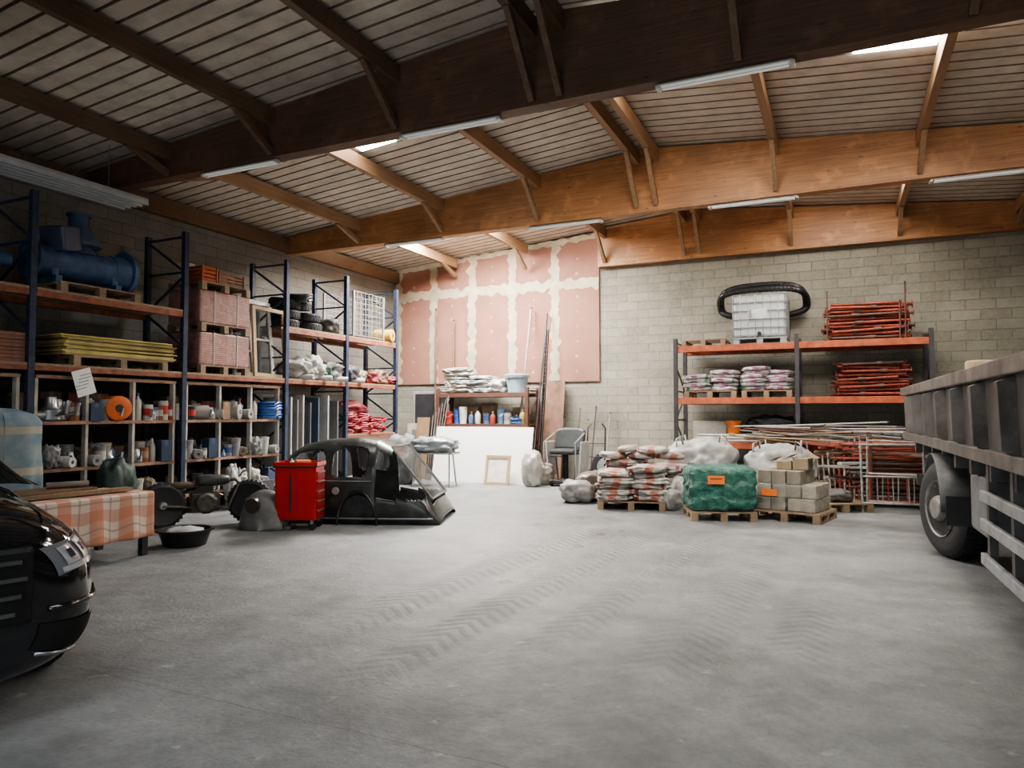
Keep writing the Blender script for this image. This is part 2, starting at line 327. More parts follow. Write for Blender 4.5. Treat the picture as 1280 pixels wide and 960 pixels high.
for bi,(y0,y1,nc) in enumerate(((3.45,5.6,2),(5.79,7.95,3),(8.15,10.25,3))):
    t=thing('shelving_unit','timber shelving with white dividers, %s in the blue rack'%(['leftmost unit','middle unit','right unit'][bi]),'shelving',(-9.92,0,0))
    for z in (.3,L1,L2,2.1): 
        MB().bb(-.38,.38,y0,y1,z-.03,z).build('shelf',wsh,t); MB().bb(.38,.4,y0,y1,z-.045,z+.002).build('edge_strip',DE,t)
    MB().bb(-.4,-.382,y0,y1,.0,2.1).build('back_board',BACKM,t)
    for i in range(nc+1):
        yy=y0+(y1-y0)*i/nc; yy=min(max(yy,y0+.02),y1-.02)
        for z0,z1 in ((0,.26),(.3,L1-.04),(L1,L2-.04),(L2,2.06)):
            MB().bb(.3,.385,yy-.02,yy+.02,z0,z1).build('divider',WD,t)
        if i<nc: CELLS.append((bi,i,y0+(y1-y0)*i/nc,y0+(y1-y0)*(i+1)/nc))
# ---------------------------------------------------------------- generic item makers
def bottle(label,loc,rz=0,group=None,c=WHITE,h=.28,r=.045,name='bottle'):
    t=thing(name,label,'bottle',loc,rz,group)
    MB().lathe([(r*.9,0),(r,.01),(r,h*.6),(r*.8,h*.7),(r*.3,h*.82),(r*.3,h*.9)],n=12).build('body',M(c,.35),t,smooth=40)
    MB().lathe([(r*.38,h*.88),(r*.38,h)],n=10).build('cap',M(random.choice((RED,BLACK,BLUE,WHITE)),.4),t,smooth=40); return t
def can(label,loc,rz=0,group=None,c=GREY,h=.2,r=.09):
    t=thing('paint_can',label,'can',loc,rz,group)
    MB().lathe([(r,0),(r,h*.97),(r*.94,h*.97),(r*.94,h)],n=16).build('body',M(c,.35,.3),t,smooth=40)
    MB().lathe([(r*1.01,h*.3),(r*1.01,h*.75)],n=16).build('paper_label',M(random.choice((OFF,TAN,BLUE,RED,GREY)),.6),t,smooth=40); return t
def bucket(label,loc,rz=0,group=None,c=WHITE,h=.32,r=.15,lid=True):
    t=thing('bucket',label,'bucket',loc,rz,group)
    MB().lathe([(r*.82,0),(r,h*.9),(r*1.06,h*.9),(r*1.06,h),(r*.97,h),(r*.9,h*.3)],n=18).build('body',M(c,.4),t,smooth=40)
    if lid: MB().lathe([(r*1.08,h*.96),(r*1.08,h*1.02),(r*.9,h*1.03)],n=18).build('lid',M(sc3(c,.9),.4),t,smooth=40)
    MB().tube([(r*1.07*math.cos(a),r*1.15*-abs(math.sin(a)) ,h*.85-.6*h*math.sin(a)*.5) for a in [pi*i/8 for i in range(9)]],.005,5).build('handle',M(STEEL,.4,.8),t); return t
def carton(label,loc,rz=0,group=None,d=(.35,.3,.25),c=TAN,open_=False,cat='box'):
    t=thing('cardboard_box',label,cat,loc,rz,group)
    MB().bb(-d[0]/2,d[0]/2,-d[1]/2,d[1]/2,0,d[2]).build('carton',M(c,.8,0,.15),t,bevel=.006)
    MB().bb(-d[0]/2-.001,d[0]/2+.001,-.025,.025,d[2]*.75,d[2]+.002).build('tape',M(sc3(c,1.4),.35),t)
    if open_:
        for s in (-1,1): MB().box((s*(d[0]/2+.05),0,d[2]+.03),(.12,d[1],.005),(0,s*.5,0)).build('flap',M(c,.8,0,.15),t)
    return t
def crate(label,loc,rz=0,group=None,d=(.4,.3,.22),c=ORANGE):
    t=thing('crate',label,'crate',loc,rz,group); x,y,z=d; mb=MB(); mb.bb(-x/2,x/2,-y/2,y/2,0,.015)
    for k in range(4):
        z0=k*z/4+.01; z1=z0+z/4*.72
        mb.bb(-x/2,x/2,-y/2,-y/2+.012,z0,z1); mb.bb(-x/2,x/2,y/2-.012,y/2,z0,z1); mb.bb(-x/2,-x/2+.012,-y/2,y/2,z0,z1); mb.bb(x/2-.012,x/2,-y/2,y/2,z0,z1)
    m=M(c,.5) if not hasattr(c,'node_tree') else c
    mb.build('slats',m,t)
    for sx in (-1,1):
        for sy in(-1,1): MB().bb(sx*x/2-.015,sx*x/2+.015,sy*y/2-.015,sy*y/2+.015,0,z).build('corner_post',m,t)
    return t
def tyre(label,loc,rot=(0,0,0),group=None,r=.32,w=.18,rim=True,name='tyre'):
    t=thing(name,label,'tyre',loc,0,group,rot)
    pr=[(r*.62,-w*.42),(r*.8,-w*.5),(r*.94,-w*.46),(r,-w*.3),(r,w*.3),(r*.94,w*.46),(r*.8,w*.5),(r*.62,w*.42),(r*.6,0)]
    mb=MB(); n=32; vs=[(a*math.cos(2*pi*k/n),a*math.sin(2*pi*k/n),z) for a,z in pr for k in range(n)]; L=len(pr)
    mb.add(vs,[(i*n+k,i*n+(k+1)%n,((i+1)%L)*n+(k+1)%n,((i+1)%L)*n+k) for i in range(L) for k in range(n)]); 
    for k in range(28):
        a=2*pi*k/28
        for s in(-1,1): mb.box((r*math.cos(a+s*.05),r*math.sin(a+s*.05),s*w*.17),(.012,r*.13,w*.28),(0,0,a))
    mb.build('rubber',RUB,t,smooth=40)
    if rim: MB().lathe([(r*.61,-w*.35),(r*.55,-w*.3),(r*.5,-w*.1),(r*.2,-w*.05),(r*.2,w*.05),(r*.5,w*.1),(r*.55,w*.3),(r*.61,w*.35)],n=24).build('rim',M(STEEL,.45,.7),t,smooth=40)
    return t
def roll(label,loc,rot=(0,0,0),group=None,r=.1,L=.6,c=GREY,name='roll',cat='roll'):
    t=thing(name,label,cat,loc,0,group,rot)
    MB().lathe([(r*.3,-L/2),(r*.9,-L/2),(r,-L/2+.01),(r,L/2-.01),(r*.9,L/2),(r*.3,L/2)],(0,0,r),'x',20).build('wound_sheet',M(c,.6),t,smooth=40)
    mb=MB(); mb.lathe([(r*.32,-L/2-.005),(r*.32,L/2+.005)],(0,0,r),'x',12); mb.build('core',M((.06,.05,.045),.8),t,smooth=40); return t
def coil(label,loc,rot=(0,0,0),group=None,r=.2,tr=.015,c=BLUE,turns=4,cat='hose'):
    t=thing('hose_coil',label,cat,loc,0,group,rot); pts=[]; s=random.random()*9
    for i in range(turns*20):
        a=2*pi*i/20; rr=r*(1+.12*noise.noise(Vector((i*.13,s,0)))); pts.append((rr*math.cos(a),rr*math.sin(a),tr+(i//20)*tr*1.7+.4*tr*math.sin(i*.37)))
    MB().tube(pts,tr,7).build('hose',M(c,.45),t,smooth=40); return t
def lump(label,loc,rz=0,group=None,d=(.5,.4,.3),c=WHITE,name='sack',cat='bag',amp=.2,fr=2.0,r=.6,p=3,seed=None,mat=None):
    seed=random.random()*50 if seed is None else seed
    o=MB().puff((0,0,d[2]*.465),d,p,seed,amp,fr,4).build(name,mat or M(c,r,0,.35,5,.7),None,loc,(0,0,rz),smooth=True); return tag(o,label,cat,group)
def pallet(label,loc,rz=0,group=None,d=(1.2,.8)):
    t=thing('wooden_pallet',label,'pallet',loc,rz,group); x,y=d
    for i in range(6): yy=-y/2+.05+i*(y-.1)/5; MB().bb(-x/2,x/2,yy-.045,yy+.045,.12,.142).build('deck_board',pal_w,t)
    for i in range(3):
        mb=MB()
        xx=-x/2+.05+i*(x-.1)/2; mb.bb(xx-.05,xx+.05,-y/2,y/2,.1,.12)
        for yy in (-y/2+.05,0,y/2-.05): mb.bb(xx-.05,xx+.05,yy-.05,yy+.05,.02,.1)
        mb.bb(xx-.05,xx+.05,-y/2,y/2,0,.02)
        mb.build('bearer',pal_w,t)
    return t
def engine_bits(label,loc,rz=0,group=None,s=1,name='machine_part'):
    t=thing(name,label,'machine part',loc,rz,group); ch=M((.4,.41,.42),.35,.9,.3,12)
    MB().lathe([(.07*s,0),(.1*s,.02*s),(.1*s,.12*s),(.06*s,.16*s),(.05*s,.26*s)],(0,0,0),'z',14).build('casting',ch,t,smooth=40)
    MB().tube([(.05*s,0,.06*s),(.2*s,.03*s,.1*s),(.22*s,.05*s,.22*s)],.025*s,8).build('pipe',ch,t,smooth=40)
    MB().lathe([(.05*s,-.2*s),(.06*s,-.18*s),(.06*s,-.08*s),(.03*s,-.05*s)],(0,0,.06*s),'y',12).build('flange',M(GREY,.4,.7),t,smooth=40); return t
def plank(label,a,b,w=.12,h=.03,mat=None,name='timber_plank',cat='plank',group=None):
    a=Vector(a);b=Vector(b); o=MB().bar(Vector((0,0,0)),b-a,w,h).build(name,mat or pal_w,None,a); return tag(o,label,cat,group)
def pole(label,a,b,r=.02,mat=None,name='metal_pole',cat='pole',group=None):
    a=Vector(a);b=Vector(b); t=thing(name,label,cat,a,0,group)
    MB().tube([(0,0,0),b-a],r,10).build('shaft',mat or M(STEEL,.4,.8),t,smooth=40)
    d=(b-a).normalized(); MB().tube([b-a-d*.03,b-a+d*.004],r*1.15,10).build('end_cap',M(DARK,.5),t,smooth=40); return t
# ---------------------------------------------------------------- left rack loads: shelving cells
pn=['on the upper shelf','on the middle shelf','on the bottom shelf']
for ci,(bi,i,y0,y1) in enumerate(CELLS[1:]):
    for lv,z in enumerate((L2,L1,.3)):
        w=y1-y0; kinds=random.sample(['bottle','can','bucket','box','part','bag','roll','coil'],(6,8,6)[lv])
        if lv==0 and ci in (1,4,6): kinds=kinds[:3]
        n=len(kinds)
        for q in range(2):
            hh=(.42,.34,.36)[lv]*random.uniform(.6,1)
            carton('dark carton at the back %s, compartment %s from the left, %s'%(pn[lv],ORD[ci],('left one','right one')[q]),(-10.14,y0+w*(.27+.46*q),z),0,'cartons at the shelf backs',(.22,w*.4,hh),random.choice(((.14,.1,.07),(.07,.07,.075),(.2,.15,.1),(.06,.08,.11),(.16,.05,.04))))
        for q,kd in enumerate(kinds):
            y=y0+.06+(w-.12)*(q+.5)/n+random.uniform(-.015,.015); x=(-9.6 if q%2==0 else -9.84)+random.uniform(-.03,.02)
            loc=(x,y,z); where='%s, compartment %s from the left'%(pn[lv],ORD[ci])
            if kd=='bottle': c=random.choice((WHITE,OFF,(.1,.14,.22))); bottle('plastic bottle '+where,loc,0,'shelf clutter',c,random.uniform(.26,.42),.05)
            elif kd=='can': can('round paint can '+where,loc,0,'shelf clutter',random.choice((OFF,GREY,(.25,.1,.05),DARK)),random.uniform(.16,.28),.075)
            elif kd=='bucket': bucket('lidded bucket '+where,loc,0,'shelf clutter',random.choice((OFF,GREY,DARK)),.3,.095)
            elif kd=='box': carton('small carton '+where,loc,random.uniform(-.4,.4),'shelf clutter',(.22,.15,random.uniform(.18,.34)),random.choice((TAN,GREY,(.24,.15,.09),(.06,.08,.13))))
            elif kd=='part': engine_bits('metal machine part '+where,loc,random.uniform(-1,1),'shelf clutter',.8)
            elif kd=='bag': lump('crumpled bag '+where,loc,0,'shelf clutter',(.3,.22,.32),random.choice((OFF,GREY,(.12,.1,.07),(.05,.05,.06))),amp=.35,fr=2.6)
            elif kd=='roll': roll('short roll '+where,loc,(0,0,random.uniform(-.5,.5)),'shelf clutter',.08,.34,random.choice((OFF,GREY,(.16,.12,.08))))
            else: coil('cable coil '+where,loc,(.5,0,0),'shelf clutter',.08,.012,random.choice((BLACK,BLUE,RED)),5)
def cy(px,x=-9.7): return at_x(px,500,x).y
for i,px in enumerate((58,72,86)): engine_bits('chrome engine casting near the hanging paper notice, %s from the left'%ORD[i],(-9.6-.1*i,cy(px),L2),.5*i,'chrome castings',1.25-.1*i)
roll('orange mesh roll end-on below the yellow board stack',(-9.66,cy(140),L2),(0,0,-.25),None,.18,.4,(.6,.14,.035),'mesh_roll')
for i,(px,c,h) in enumerate(((178,OFF,.24),(188,(.1,.15,.25),.2),(197,OFF,.3),(207,(.3,.05,.03),.22),(216,OFF,.26))): can('tin in the row right of the orange roll, %s from left'%ORD[i],(-9.58-.04*(i%2),cy(px),L2),0,'tins right of the orange roll',c,h,.075)
for i,(px,rr) in enumerate(((243,.12),(262,.1),(284,.13),(300,.09))): roll('pale grey rolled sheet on the upper shelf, %s from left'%ORD[i],(-9.68,cy(px),L2),(0,0,1.1-.3*i),'grey rolls',rr,.42,(.24,.23,.21))
coil('large blue hose coil in the right-hand upper compartment',(-9.7,cy(336),L2),(0,0,0),None,.22,.026,(.03,.1,.3),7)
lump('dark grey sack beside the blue hose coil',(-9.8,cy(316),L2),0,None,(.35,.2,.4),DARK)
t=thing('paper_notice','white paper notice hanging from the shelf near the yellow boards','sign',(-9.40,at_x(105,480,-9.4).y,0)); zc=at_x(106,478,-9.4).z
MB().box((0,0,zc),(.003,.27,.36),(.3,0,0)).build('sheet',M((.7,.7,.68),.8,0,.03),t)
mb=MB()
for q in range(5): mb.box((.003,.02-q*.015,zc+.11-q*.05),(.001,.16+.02*(q%2),.008),(.3,0,0))
mb.build('handwriting',M((.1,.1,.15),.8),t); MB().tube([(0,0,zc+.17),(-.01,0,zc+.24)],.002,4).build('string',M(DARK),t)
xc=-9.9
PY=at_x(138,455,-9.8).y
pallet('pallet under the yellow formwork boards',(xc,PY,L3),pi/2,None,(1.5,.8))
yb=M((.42,.36,.11),.6,0,.3,3); yb2=M((.26,.18,.1),.7,0,.3,3)
for i in range(12):
    tag(MB().box((0,0,.011),(.75,1.75,.022)).build('formwork_board',[yb if i%3 else yb2],None,(xc+random.uniform(-.03,.03),PY+random.uniform(-.06,.06),L3+.143+i*.0235),(0,0,random.uniform(-.02,.02)),bevel=.003),'yellow formwork board in the flat stack on the blue rack','board','yellow formwork boards')
p=at_x(5,440,-9.8)
for i in range(8): tag(MB().box((0,0,.023),(.7,.6,.046)).build('tile_layer',M((.26,.13,.09),.8),None,(xc+random.uniform(-.02,.02),p.y-.15,L3+.001+i*.048),bevel=.008),'reddish tile pack layer at the left edge of the view','tiles','reddish tiles at the left edge')
BM=M((.055,.1,.19),.5,.3,.4,6); pm=at_x(112,350,-9.8).y
pallet('pallet carrying the big blue machine on the top level',(xc,pm,L4),pi/2,None,(1.2,.8))
t=thing('blower_machine','big blue steel machine with flanged pipe and hopper on the top level','machine',(xc,pm,L4+.143)); t.scale=(1.1,1.1,1.15)
MB().lathe([(.16,-.75),(.24,-.72),(.24,-.68),(.2,-.66),(.2,.3),(.22,.32),(.24,.5),(.2,.55)],(0,0,.27),'y',24).build('body',BM,t,smooth=35)
MB().lathe([(.2,.5),(.29,.52),(.29,.58),(.17,.58),(.17,.52)],(0,0,.29),'y',24).build('flange',BM,t,smooth=35)
for k in range(10): a=2*pi*k/10; MB().lathe([(.018,.58),(.018,.61)],(.24*math.cos(a),0,.29+.24*math.sin(a)),'y',6).build('bolt',M(STEEL,.4,.8),t)
MB().lathe([(.2,.42),(.17,.5),(.27,.52),(.27,.56),(.13,.78),(.12,.9),(.15,.9),(.15,.93)],(0,-.1,0),'z',16).build('hopper',M((.06,.09,.14),.5,.2),t,smooth=35)
MB().box((.1,-.4,.55),(.35,.3,.3),(.2,0,.3)).build('motor_cover',M((.06,.08,.12),.5),t,bevel=.03)
for yy in (-.5,.3):
    mb=MB(); mb.box((0,yy,.04),(.5,.08,.08)); mb.box((-.15,yy,.12),(.05,.08,.12)); mb.box((.15,yy,.12),(.05,.08,.12)); mb.build('foot',BM,t)
t=thing('pump_housing','second dark blue pump housing left of the blue machine','machine',(xc,pm-1.5,L4))
MB().lathe([(.1,0),(.26,.02),(.28,.1),(.28,.3),(.2,.42),(.1,.48)],n=20).build('casing',M((.04,.06,.12),.5),t,smooth=40)
MB().tube([(0,-.1,.25),(.25,.0,.3),(.3,.3,.32)],.09,12).build('outlet',BM,t,smooth=40)
tp=G('shrink_wrapped_tiles'); X,Y,Z=tp.xyz(); f=tp.math('LESS_THAN',tp.math('FRACT',tp.math('MULTIPLY',tp.math('ADD',Z,tp.math('MULTIPLY',tp.noise(4,2),.02)),1/.034)),.3); f2=tp.math('LESS_THAN',tp.math('FRACT',tp.math('MULTIPLY',Y,1/.25)),.04); c=tp.mix(tp.rng(tp.noise(9,4),.3,.7),(.3,.14,.115),(.46,.29,.25)); c=tp.mix(tp.math('MULTIPLY',tp.math('MAXIMUM',f,f2),.65),c,(.13,.06,.05)); c=tp.mix(tp.rng(tp.noise(14,4),.6,.7,0,.4),c,(.45,.42,.4)); tp.col(c); tp.set(.4); tp.bump(tp.math('ADD',tp.noise(12,4),f),.6,.015)
y1=at_x(267,430,-9.8).y
for i,z in enumerate((L3,L3+.7)):
    pallet('%s pallet under the pink tile packs'%('lower','upper')[i],(xc,y1,z),pi/2,'tile pallets',(1.05,.8))
    t=thing('tile_pack','%s of two shrink-wrapped pink tile packs on the blue rack'%('lower','upper')[i],'tile pack',(xc,y1,z+.143))
    MB().box((0,0,.275),(.76,1.08,.55)).build('wrapped_tiles',tp.m,t,bevel=.03)
    for s in(-.25,.25): MB().box((0,s,.276),(.775,.02,.56)).build('strap',M(OFF,.4),t)
zt=L3+.7+.143+.55
pallet('top pallet above the pink tile packs',(xc,y1,zt),pi/2,'tile pallets',(1.05,.8))
crate('orange crate on top of the pink tile packs',(-9.72,y1-.36,zt+.143),pi/2,None,(.3,.4,.26),(.36,.09,.035))
crate('brown wooden box right of the orange crate',(-9.75,y1+.14,zt+.143),pi/2,None,(.55,.4,.22),wood((.2,.1,.05),(.33,.18,.1),1))
bucket('white bucket at the back, high beside the rack post',(-10.1,y1-.35,zt+.143),0,None,WHITE,.34,.14)
def window_frame(label,loc,rot,w,h,mat,bars=1,nm='window_frame',cat='window frame',pane=True):
    t=thing(nm,label,cat,loc,0,None,rot); f=.07
    mb=MB(); mb.bb(-.025,.025,-w/2,w/2,0,f); mb.bb(-.025,.025,-w/2,w/2,h-f,h); mb.bb(-.025,.025,-w/2,-w/2+f,f,h-f); mb.bb(-.025,.025,w/2-f,w/2,f,h-f); mb.build('frame',mat,t,bevel=.004)
    for k in range(bars): MB().bb(-.018,.018,-w/2+f,w/2-f,h*(k+1)/(bars+1)-.02,h*(k+1)/(bars+1)+.02).build('glazing_bar',mat,t)
    if pane: g=G('pane'); g.col((.1,.12,.13)); g.set(.1); g.b.inputs['Alpha'].default_value=.4; MB().bb(-.004,.004,-w/2+f,w/2-f,f,h-f).build('pane',g.m,t)
    return t
wy=at_x(322,430,-9.7).y; WF=M((.55,.54,.5),.5)
window_frame('bare wooden window frame leaning at the blue rack front',(-9.6,wy+.24,L3),(-.03,-.1,-.05),.8,1.32,ply,0,pane=False)
window_frame('white window frame leaning nearest, left of the wooden one',(-9.68,wy-.32,L3),(.05,-.1,.1),.56,1.4,WF,2)
window_frame('white window frame seen through the wooden one',(-9.8,wy+.2,L3),(0,-.1,.0),.66,1.45,WF,1)
window_frame('tall white window frame furthest back beside tile packs',(-9.98,wy-.05,L3),(0,-.08,0),.9,1.5,M((.4,.4,.38),.5),1)
ty=at_x(372,395,-9.8).y
for i,(dy,z,rot) in enumerate(((-.3,0,(0,0,0)),(-.28,.19,(0.05,0,.3)),(.38,0,(0,0,.7)),(.33,.2,(0,.06,.1)),(.05,.4,(.12,0.06,.2)),(-.25,.4,(-.1,.1,0)))): tyre('black tyre stacked flat on the top level of the blue rack',(xc,ty+dy,L4+.09+z),rot,'tyres on the blue rack',.31,.18,False)
coil('black hose coil thrown over the stacked tyres',(-9.75,ty-.05,L4+.56),(.2,.1,0),None,.26,.03,BLACK,3)
t=thing('mesh_cage','grey wire mesh box standing on the far top level','mesh cage',(xc,12.95,L4)); mb=MB(); x,y,z=.4,.55,1.0
for k in range(9):
    a=-y+k*2*y/8
    for s in(-x,x): mb.bar((s,a,.03),(s,a,z),.008)
for k in range(9):
    zz=.05+k*(z-.05)/8
    for s in(-x,x): mb.bar((s,-y,zz),(s,y,zz),.008)
    for s in(-y,y): mb.bar((-x,s,zz),(x,s,zz),.008)
for k in range(6):
    a=-x+k*2*x/5
    for s in(-y,y): mb.bar((a,s,.03),(a,s,z),.008)
mb.build('wire_mesh',M((.4,.4,.38),.5,.5),t)
for sx in(-x,x):
    for sy in(-y,y): MB().bb(sx-.02,sx+.02,sy-.02,sy+.02,0,z).build('corner_post',M(STEEL,.5,.5),t)
MB().bb(-x,x,-y,y,.03,.05).build('base_plate',M(GREY,.5,.5),t)
roll('yellow insulation roll on the far end of the blue rack',(-9.65,13.75,L4),(0,0,.2),None,.15,.45,(.5,.32,.05))
lump('dark bundle on the top level beside the tyres',(-9.8,11.9,L4),0,None,(.5,.4,.35),(.06,.06,.06))
data=[(368,(.55,.6,.4),(.25,.25,.23),'pale grey dust sheet bundle'),(386,(.6,.5,.5),(.36,.36,.34),'white plastic sack'),(398,(.5,.4,.36),(.04,.08,.06),'dark green tarpaulin bundle'),(412,(.55,.5,.42),(.16,.15,.14),'grey canvas sack'),(430,(.5,.5,.4),(.05,.05,.055),'black bin bag'),(443,(.5,.45,.32),(.2,.18,.13),'beige blanket'),(457,(.5,.5,.3),(.2,.035,.035),'red cloth bundle'),(470,(.5,.45,.34),(.2,.13,.08),'brown jute sack'),(482,(.5,.4,.22),(.22,.05,.05),'dull red cloth at the end')]
for i,(px,d,c,lb) in enumerate(data):
    lump(lb+' on the shelf below the tyres and cage',(-9.72-.05*(i%2),at_x(px,450,-9.75).y,L3),random.uniform(-.2,.2),None,d,c,amp=.35,fr=2.5)
for i,px in enumerate((375,398,418,440)): roll('white rolled sheet poking from the shelf edge, %s from left'%ORD[i],(-9.5,at_x(px,460,-9.6).y,L3+.001),(0,0,.3+.2*i),'rolls at the shelf edge',.05,.4,(.42,.42,.4))
for i,(px,c,h) in enumerate(((366,(.4,.4,.37),1.9),(374,(.14,.14,.135),1.85),(381,(.34,.32,.29),1.95),(390,(.07,.08,.1),1.8),(400,(.06,.08,.11),1.9),(412,(.38,.38,.36),1.95),(424,(.12,.12,.12),1.85),(433,(.3,.3,.29),1.75))):
    tag(MB().box((0,0,h/2),(.7,.04,h)).build('plaster_sheet',M(c,.6,0,.25,3),None,(-9.88,at_x(px,520,-9.5).y,0),(0,0,0),bevel=.004),'%s upright sheet from the left, standing under the blue rack'%ORD[i],'sheet','upright sheets')
for i in range(14): coil('red hose coil in the heap at the far rack end',(-9.72+.06*(i%2),12.5+.44*(i%3)+.12*(i//3%2),1.152+.085*(i//3)),(random.uniform(-.15,.15),random.uniform(.0,.15),0),'red hose coils',.2,.022,random.choice(((.27,.025,.03),(.33,.045,.06))),2)
lump('red coat bundle above the red hoses',(-9.8,12.7,1.56),0,None,(.5,.8,.3),(.2,.03,.035),amp=.35)
roll('grey pipe section under the red hoses',(-9.6,12.9,.0),(0,0,pi/2),None,.12,1.1,(.2,.22,.24))
# ---------------------------------------------------------------- draped seat, table, foreground left
o=MB(); 
def dr(u,v):
    a=u*2*pi; fold=.05*math.sin(a*7)*(1-v)+.03*noise.noise(Vector((u*9,v*4,2)))
    w=.36+fold; sx=math.copysign(abs(math.cos(a))**.5,math.cos(a)); sy=math.copysign(abs(math.sin(a))**.5,math.sin(a))
    z=v*1.66 if v<.9 else 1.494+.17*math.sin((v-.9)/.1*pi/2); s=1 if v<.9 else math.cos((v-.9)/.1*pi/2*.98)
    return Vector((sx*w*s*.9,sy*(w+.12)*s,z))
o.grid(dr,60,30)
g=G('blue_grey_blanket'); X,Y,Z=g.xyz(); c=g.mix(g.rng(g.noise(4,4),.35,.65),(.12,.2,.27),(.27,.31,.31)); c=g.mix(g.math('LESS_THAN',g.math('FRACT',g.math('MULTIPLY',Z,2.2)),.18),c,(.36,.34,.28)); g.col(c); g.set(.9)
tag(o.build('draped_blanket',g.m,None,(-8.5,4.66,0),smooth=True),'faded blue blanket draped over tall furniture at the left edge','blanket')
x1=-7.1; x0=-7.95; ya,yb_=4.15,5.62
t=thing('work_table','low work table hidden under the orange plaid blanket','table',((x0+x1)/2,(ya+yb_)/2,0)); hx=(x1-x0)/2; hy=(yb_-ya)/2
MB().bb(-hx,hx,-hy,hy,.66,.7).build('tabletop',ply,t)
for sx in(-1,1):
    for sy in(-1,1): MB().bb(sx*(hx-.05)-.035,sx*(hx-.05)+.035,sy*(hy-.05)-.035,sy*(hy-.05)+.035,0,.66).build('leg',M(DARK,.6),t)
g=G('plaid_wool'); X,Y,Z=g.xyz(); U=g.math('SUBTRACT',Z,X)
def st(v,per,a,b,ph=0): f=g.math('FRACT',g.math('ADD',g.math('MULTIPLY',v,1/per),ph)); return g.math('MULTIPLY',g.math('GREATER_THAN',f,a),g.math('LESS_THAN',f,b))
c=g.mix(g.math('MULTIPLY',st(Y,.34,.0,.42),.7),(.6,.5,.42),(.5,.19,.11)); c=g.mix(g.math('MULTIPLY',st(U,.3,.0,.42),.55),c,(.48,.18,.11))
c=g.mix(g.math('MULTIPLY',st(Y,.34,.66,.72),.6),c,(.25,.2,.18)); c=g.mix(g.math('MULTIPLY',st(U,.3,.66,.73),.6),c,(.25,.2,.18)); g.col(c); g.set(.95); g.bump(g.noise(90,2),.4,.003)
ex=.5
def cl(u,v):
    L=2*hx+2*ex; s=-ex-hx+u*L; yv=(v*2-1)*(hy+.03); f=.018*math.sin(yv*16)+.01*noise.noise(Vector((yv*5,s,0)))
    if s>hx: return Vector((hx+.02+f*min(1,(s-hx)*3)*1.3+.02*(s-hx),yv,.712-(s-hx)))
    if s<-hx: return Vector((-hx-.02-f,yv,.712+(s+hx)))
    return Vector((s*1.02,yv,.712+.004*noise.noise(Vector((s*6,yv*6,0)))))
o=MB(); o.grid(cl,50,60); 
def ce(u,v):
    x=(u*2-1)*hx*1.02; d=v*.38; return Vector((x,hy+.032+.02*math.sin(x*20)*v,.712-d))
o.grid(ce,24,8)
tag(o.build('plaid_blanket',g.m,None,((x0+x1)/2,(ya+yb_)/2,0),smooth=50,solid=.006),'orange and cream plaid blanket draped over the low table','blanket')
tag(MB().box((0,0,.03),(.5,.9,.06)).build('wooden_board',brownw,None,(-7.65,4.75,.725),(0,0,.1),bevel=.005),'brown wooden board lying on the plaid blanket','board')
tag(MB().box((0,0,.02),(.12,1.2,.04)).build('wooden_batten',pal_w,None,(-7.35,4.9,.725),(0,0,-.1)),'pale timber batten lying beside the brown board','batten')
roll('small rolled cloth lying on the brown board',(-7.62,5.0,.786),(0,0,1.2),None,.035,.4,(.2,.17,.14))
b0=at_z(218,684,0)
t=thing('plastic_basin','black plastic mixing tub on the floor beside the plaid table','tub',(b0.x,b0.y+.15,0),.4)
MB().lathe([(.2,0),(.24,.01),(.3,.18),(.33,.18),(.33,.2),(.29,.2),(.23,.03),(.05,.03)],n=24).build('tub',M(BLACK,.4),t,smooth=35)
MB().puff((0,0,.15),(.42,.34,.14),3,4,.2,3).build('plastic_sheet',M((.42,.44,.45),.3),t,smooth=True)
# stripped motorbike chassis with two wheels
OIL=M((.11,.1,.09),.4,.6,.5,14)
t=thing('partial_motorbike','stripped oily motorbike chassis with engine and two black wheels','motorbike',(-8.25,7.4,0),.95)
for sx,tw in ((-.55,.15),(.6,-.35)):
    w=MB(); w.lathe([(.19,-.05),(.26,-.07),(.3,-.05),(.31,0),(.3,.05),(.26,.07),(.19,.05)],(0,0,0),'y',28)
    for k in range(30): a=2*pi*k/30; w.box((.305*math.cos(a),0,.305*math.sin(a)),(.03,.1,.02),(0,-a+pi/2,0))
    o=w.build('wheel',M((.025,.025,.027),.6,0,.3,20,.3),t,(sx,-.1,.32),(0,0,tw),smooth=35)
    mb=MB(); mb.lathe([(.04,-.09),(.06,-.05),(.06,.05),(.04,.09)],(0,0,0),'y',12)
    for k in range(9): a=2*pi*k/9; mb.bar((0,0,0),(.19*math.cos(a),0,.19*math.sin(a)),.014)
    mb.build('hub',M((.35,.35,.34),.5,.5),o,smooth=35)
MB().tube([(-.55,-.02,.32),(-.3,0,.46),(0,0,.6),(.4,-.05,.64),(.52,-.08,.52),(.6,-.02,.32)],.025,8).build('frame_tube',OIL,t,smooth=40)
MB().tube([(-.55,-.18,.32),(-.2,-.15,.28),(.3,-.15,.25),(.45,-.1,.6)],.022,8).build('frame_tube',OIL,t,smooth=40)
MB().puff((.1,-.05,.64),(.46,.22,.16),3,4,.06,2,3,False).build('fuel_tank',M((.06,.065,.06),.4,.2,.4),t,smooth=True)
MB().puff((-.3,-.05,.58),(.36,.2,.1),3,5,.06,2,3,False).build('saddle',M((.08,.05,.035),.5,0,.4),t,smooth=True)
MB().tube([(.5,-.35,.78),(.48,-.2,.76),(.46,-.05,.68),(.48,.12,.76),(.5,.25,.78)],.014,8).build('handlebar',M(STEEL,.3,.8),t,smooth=40)
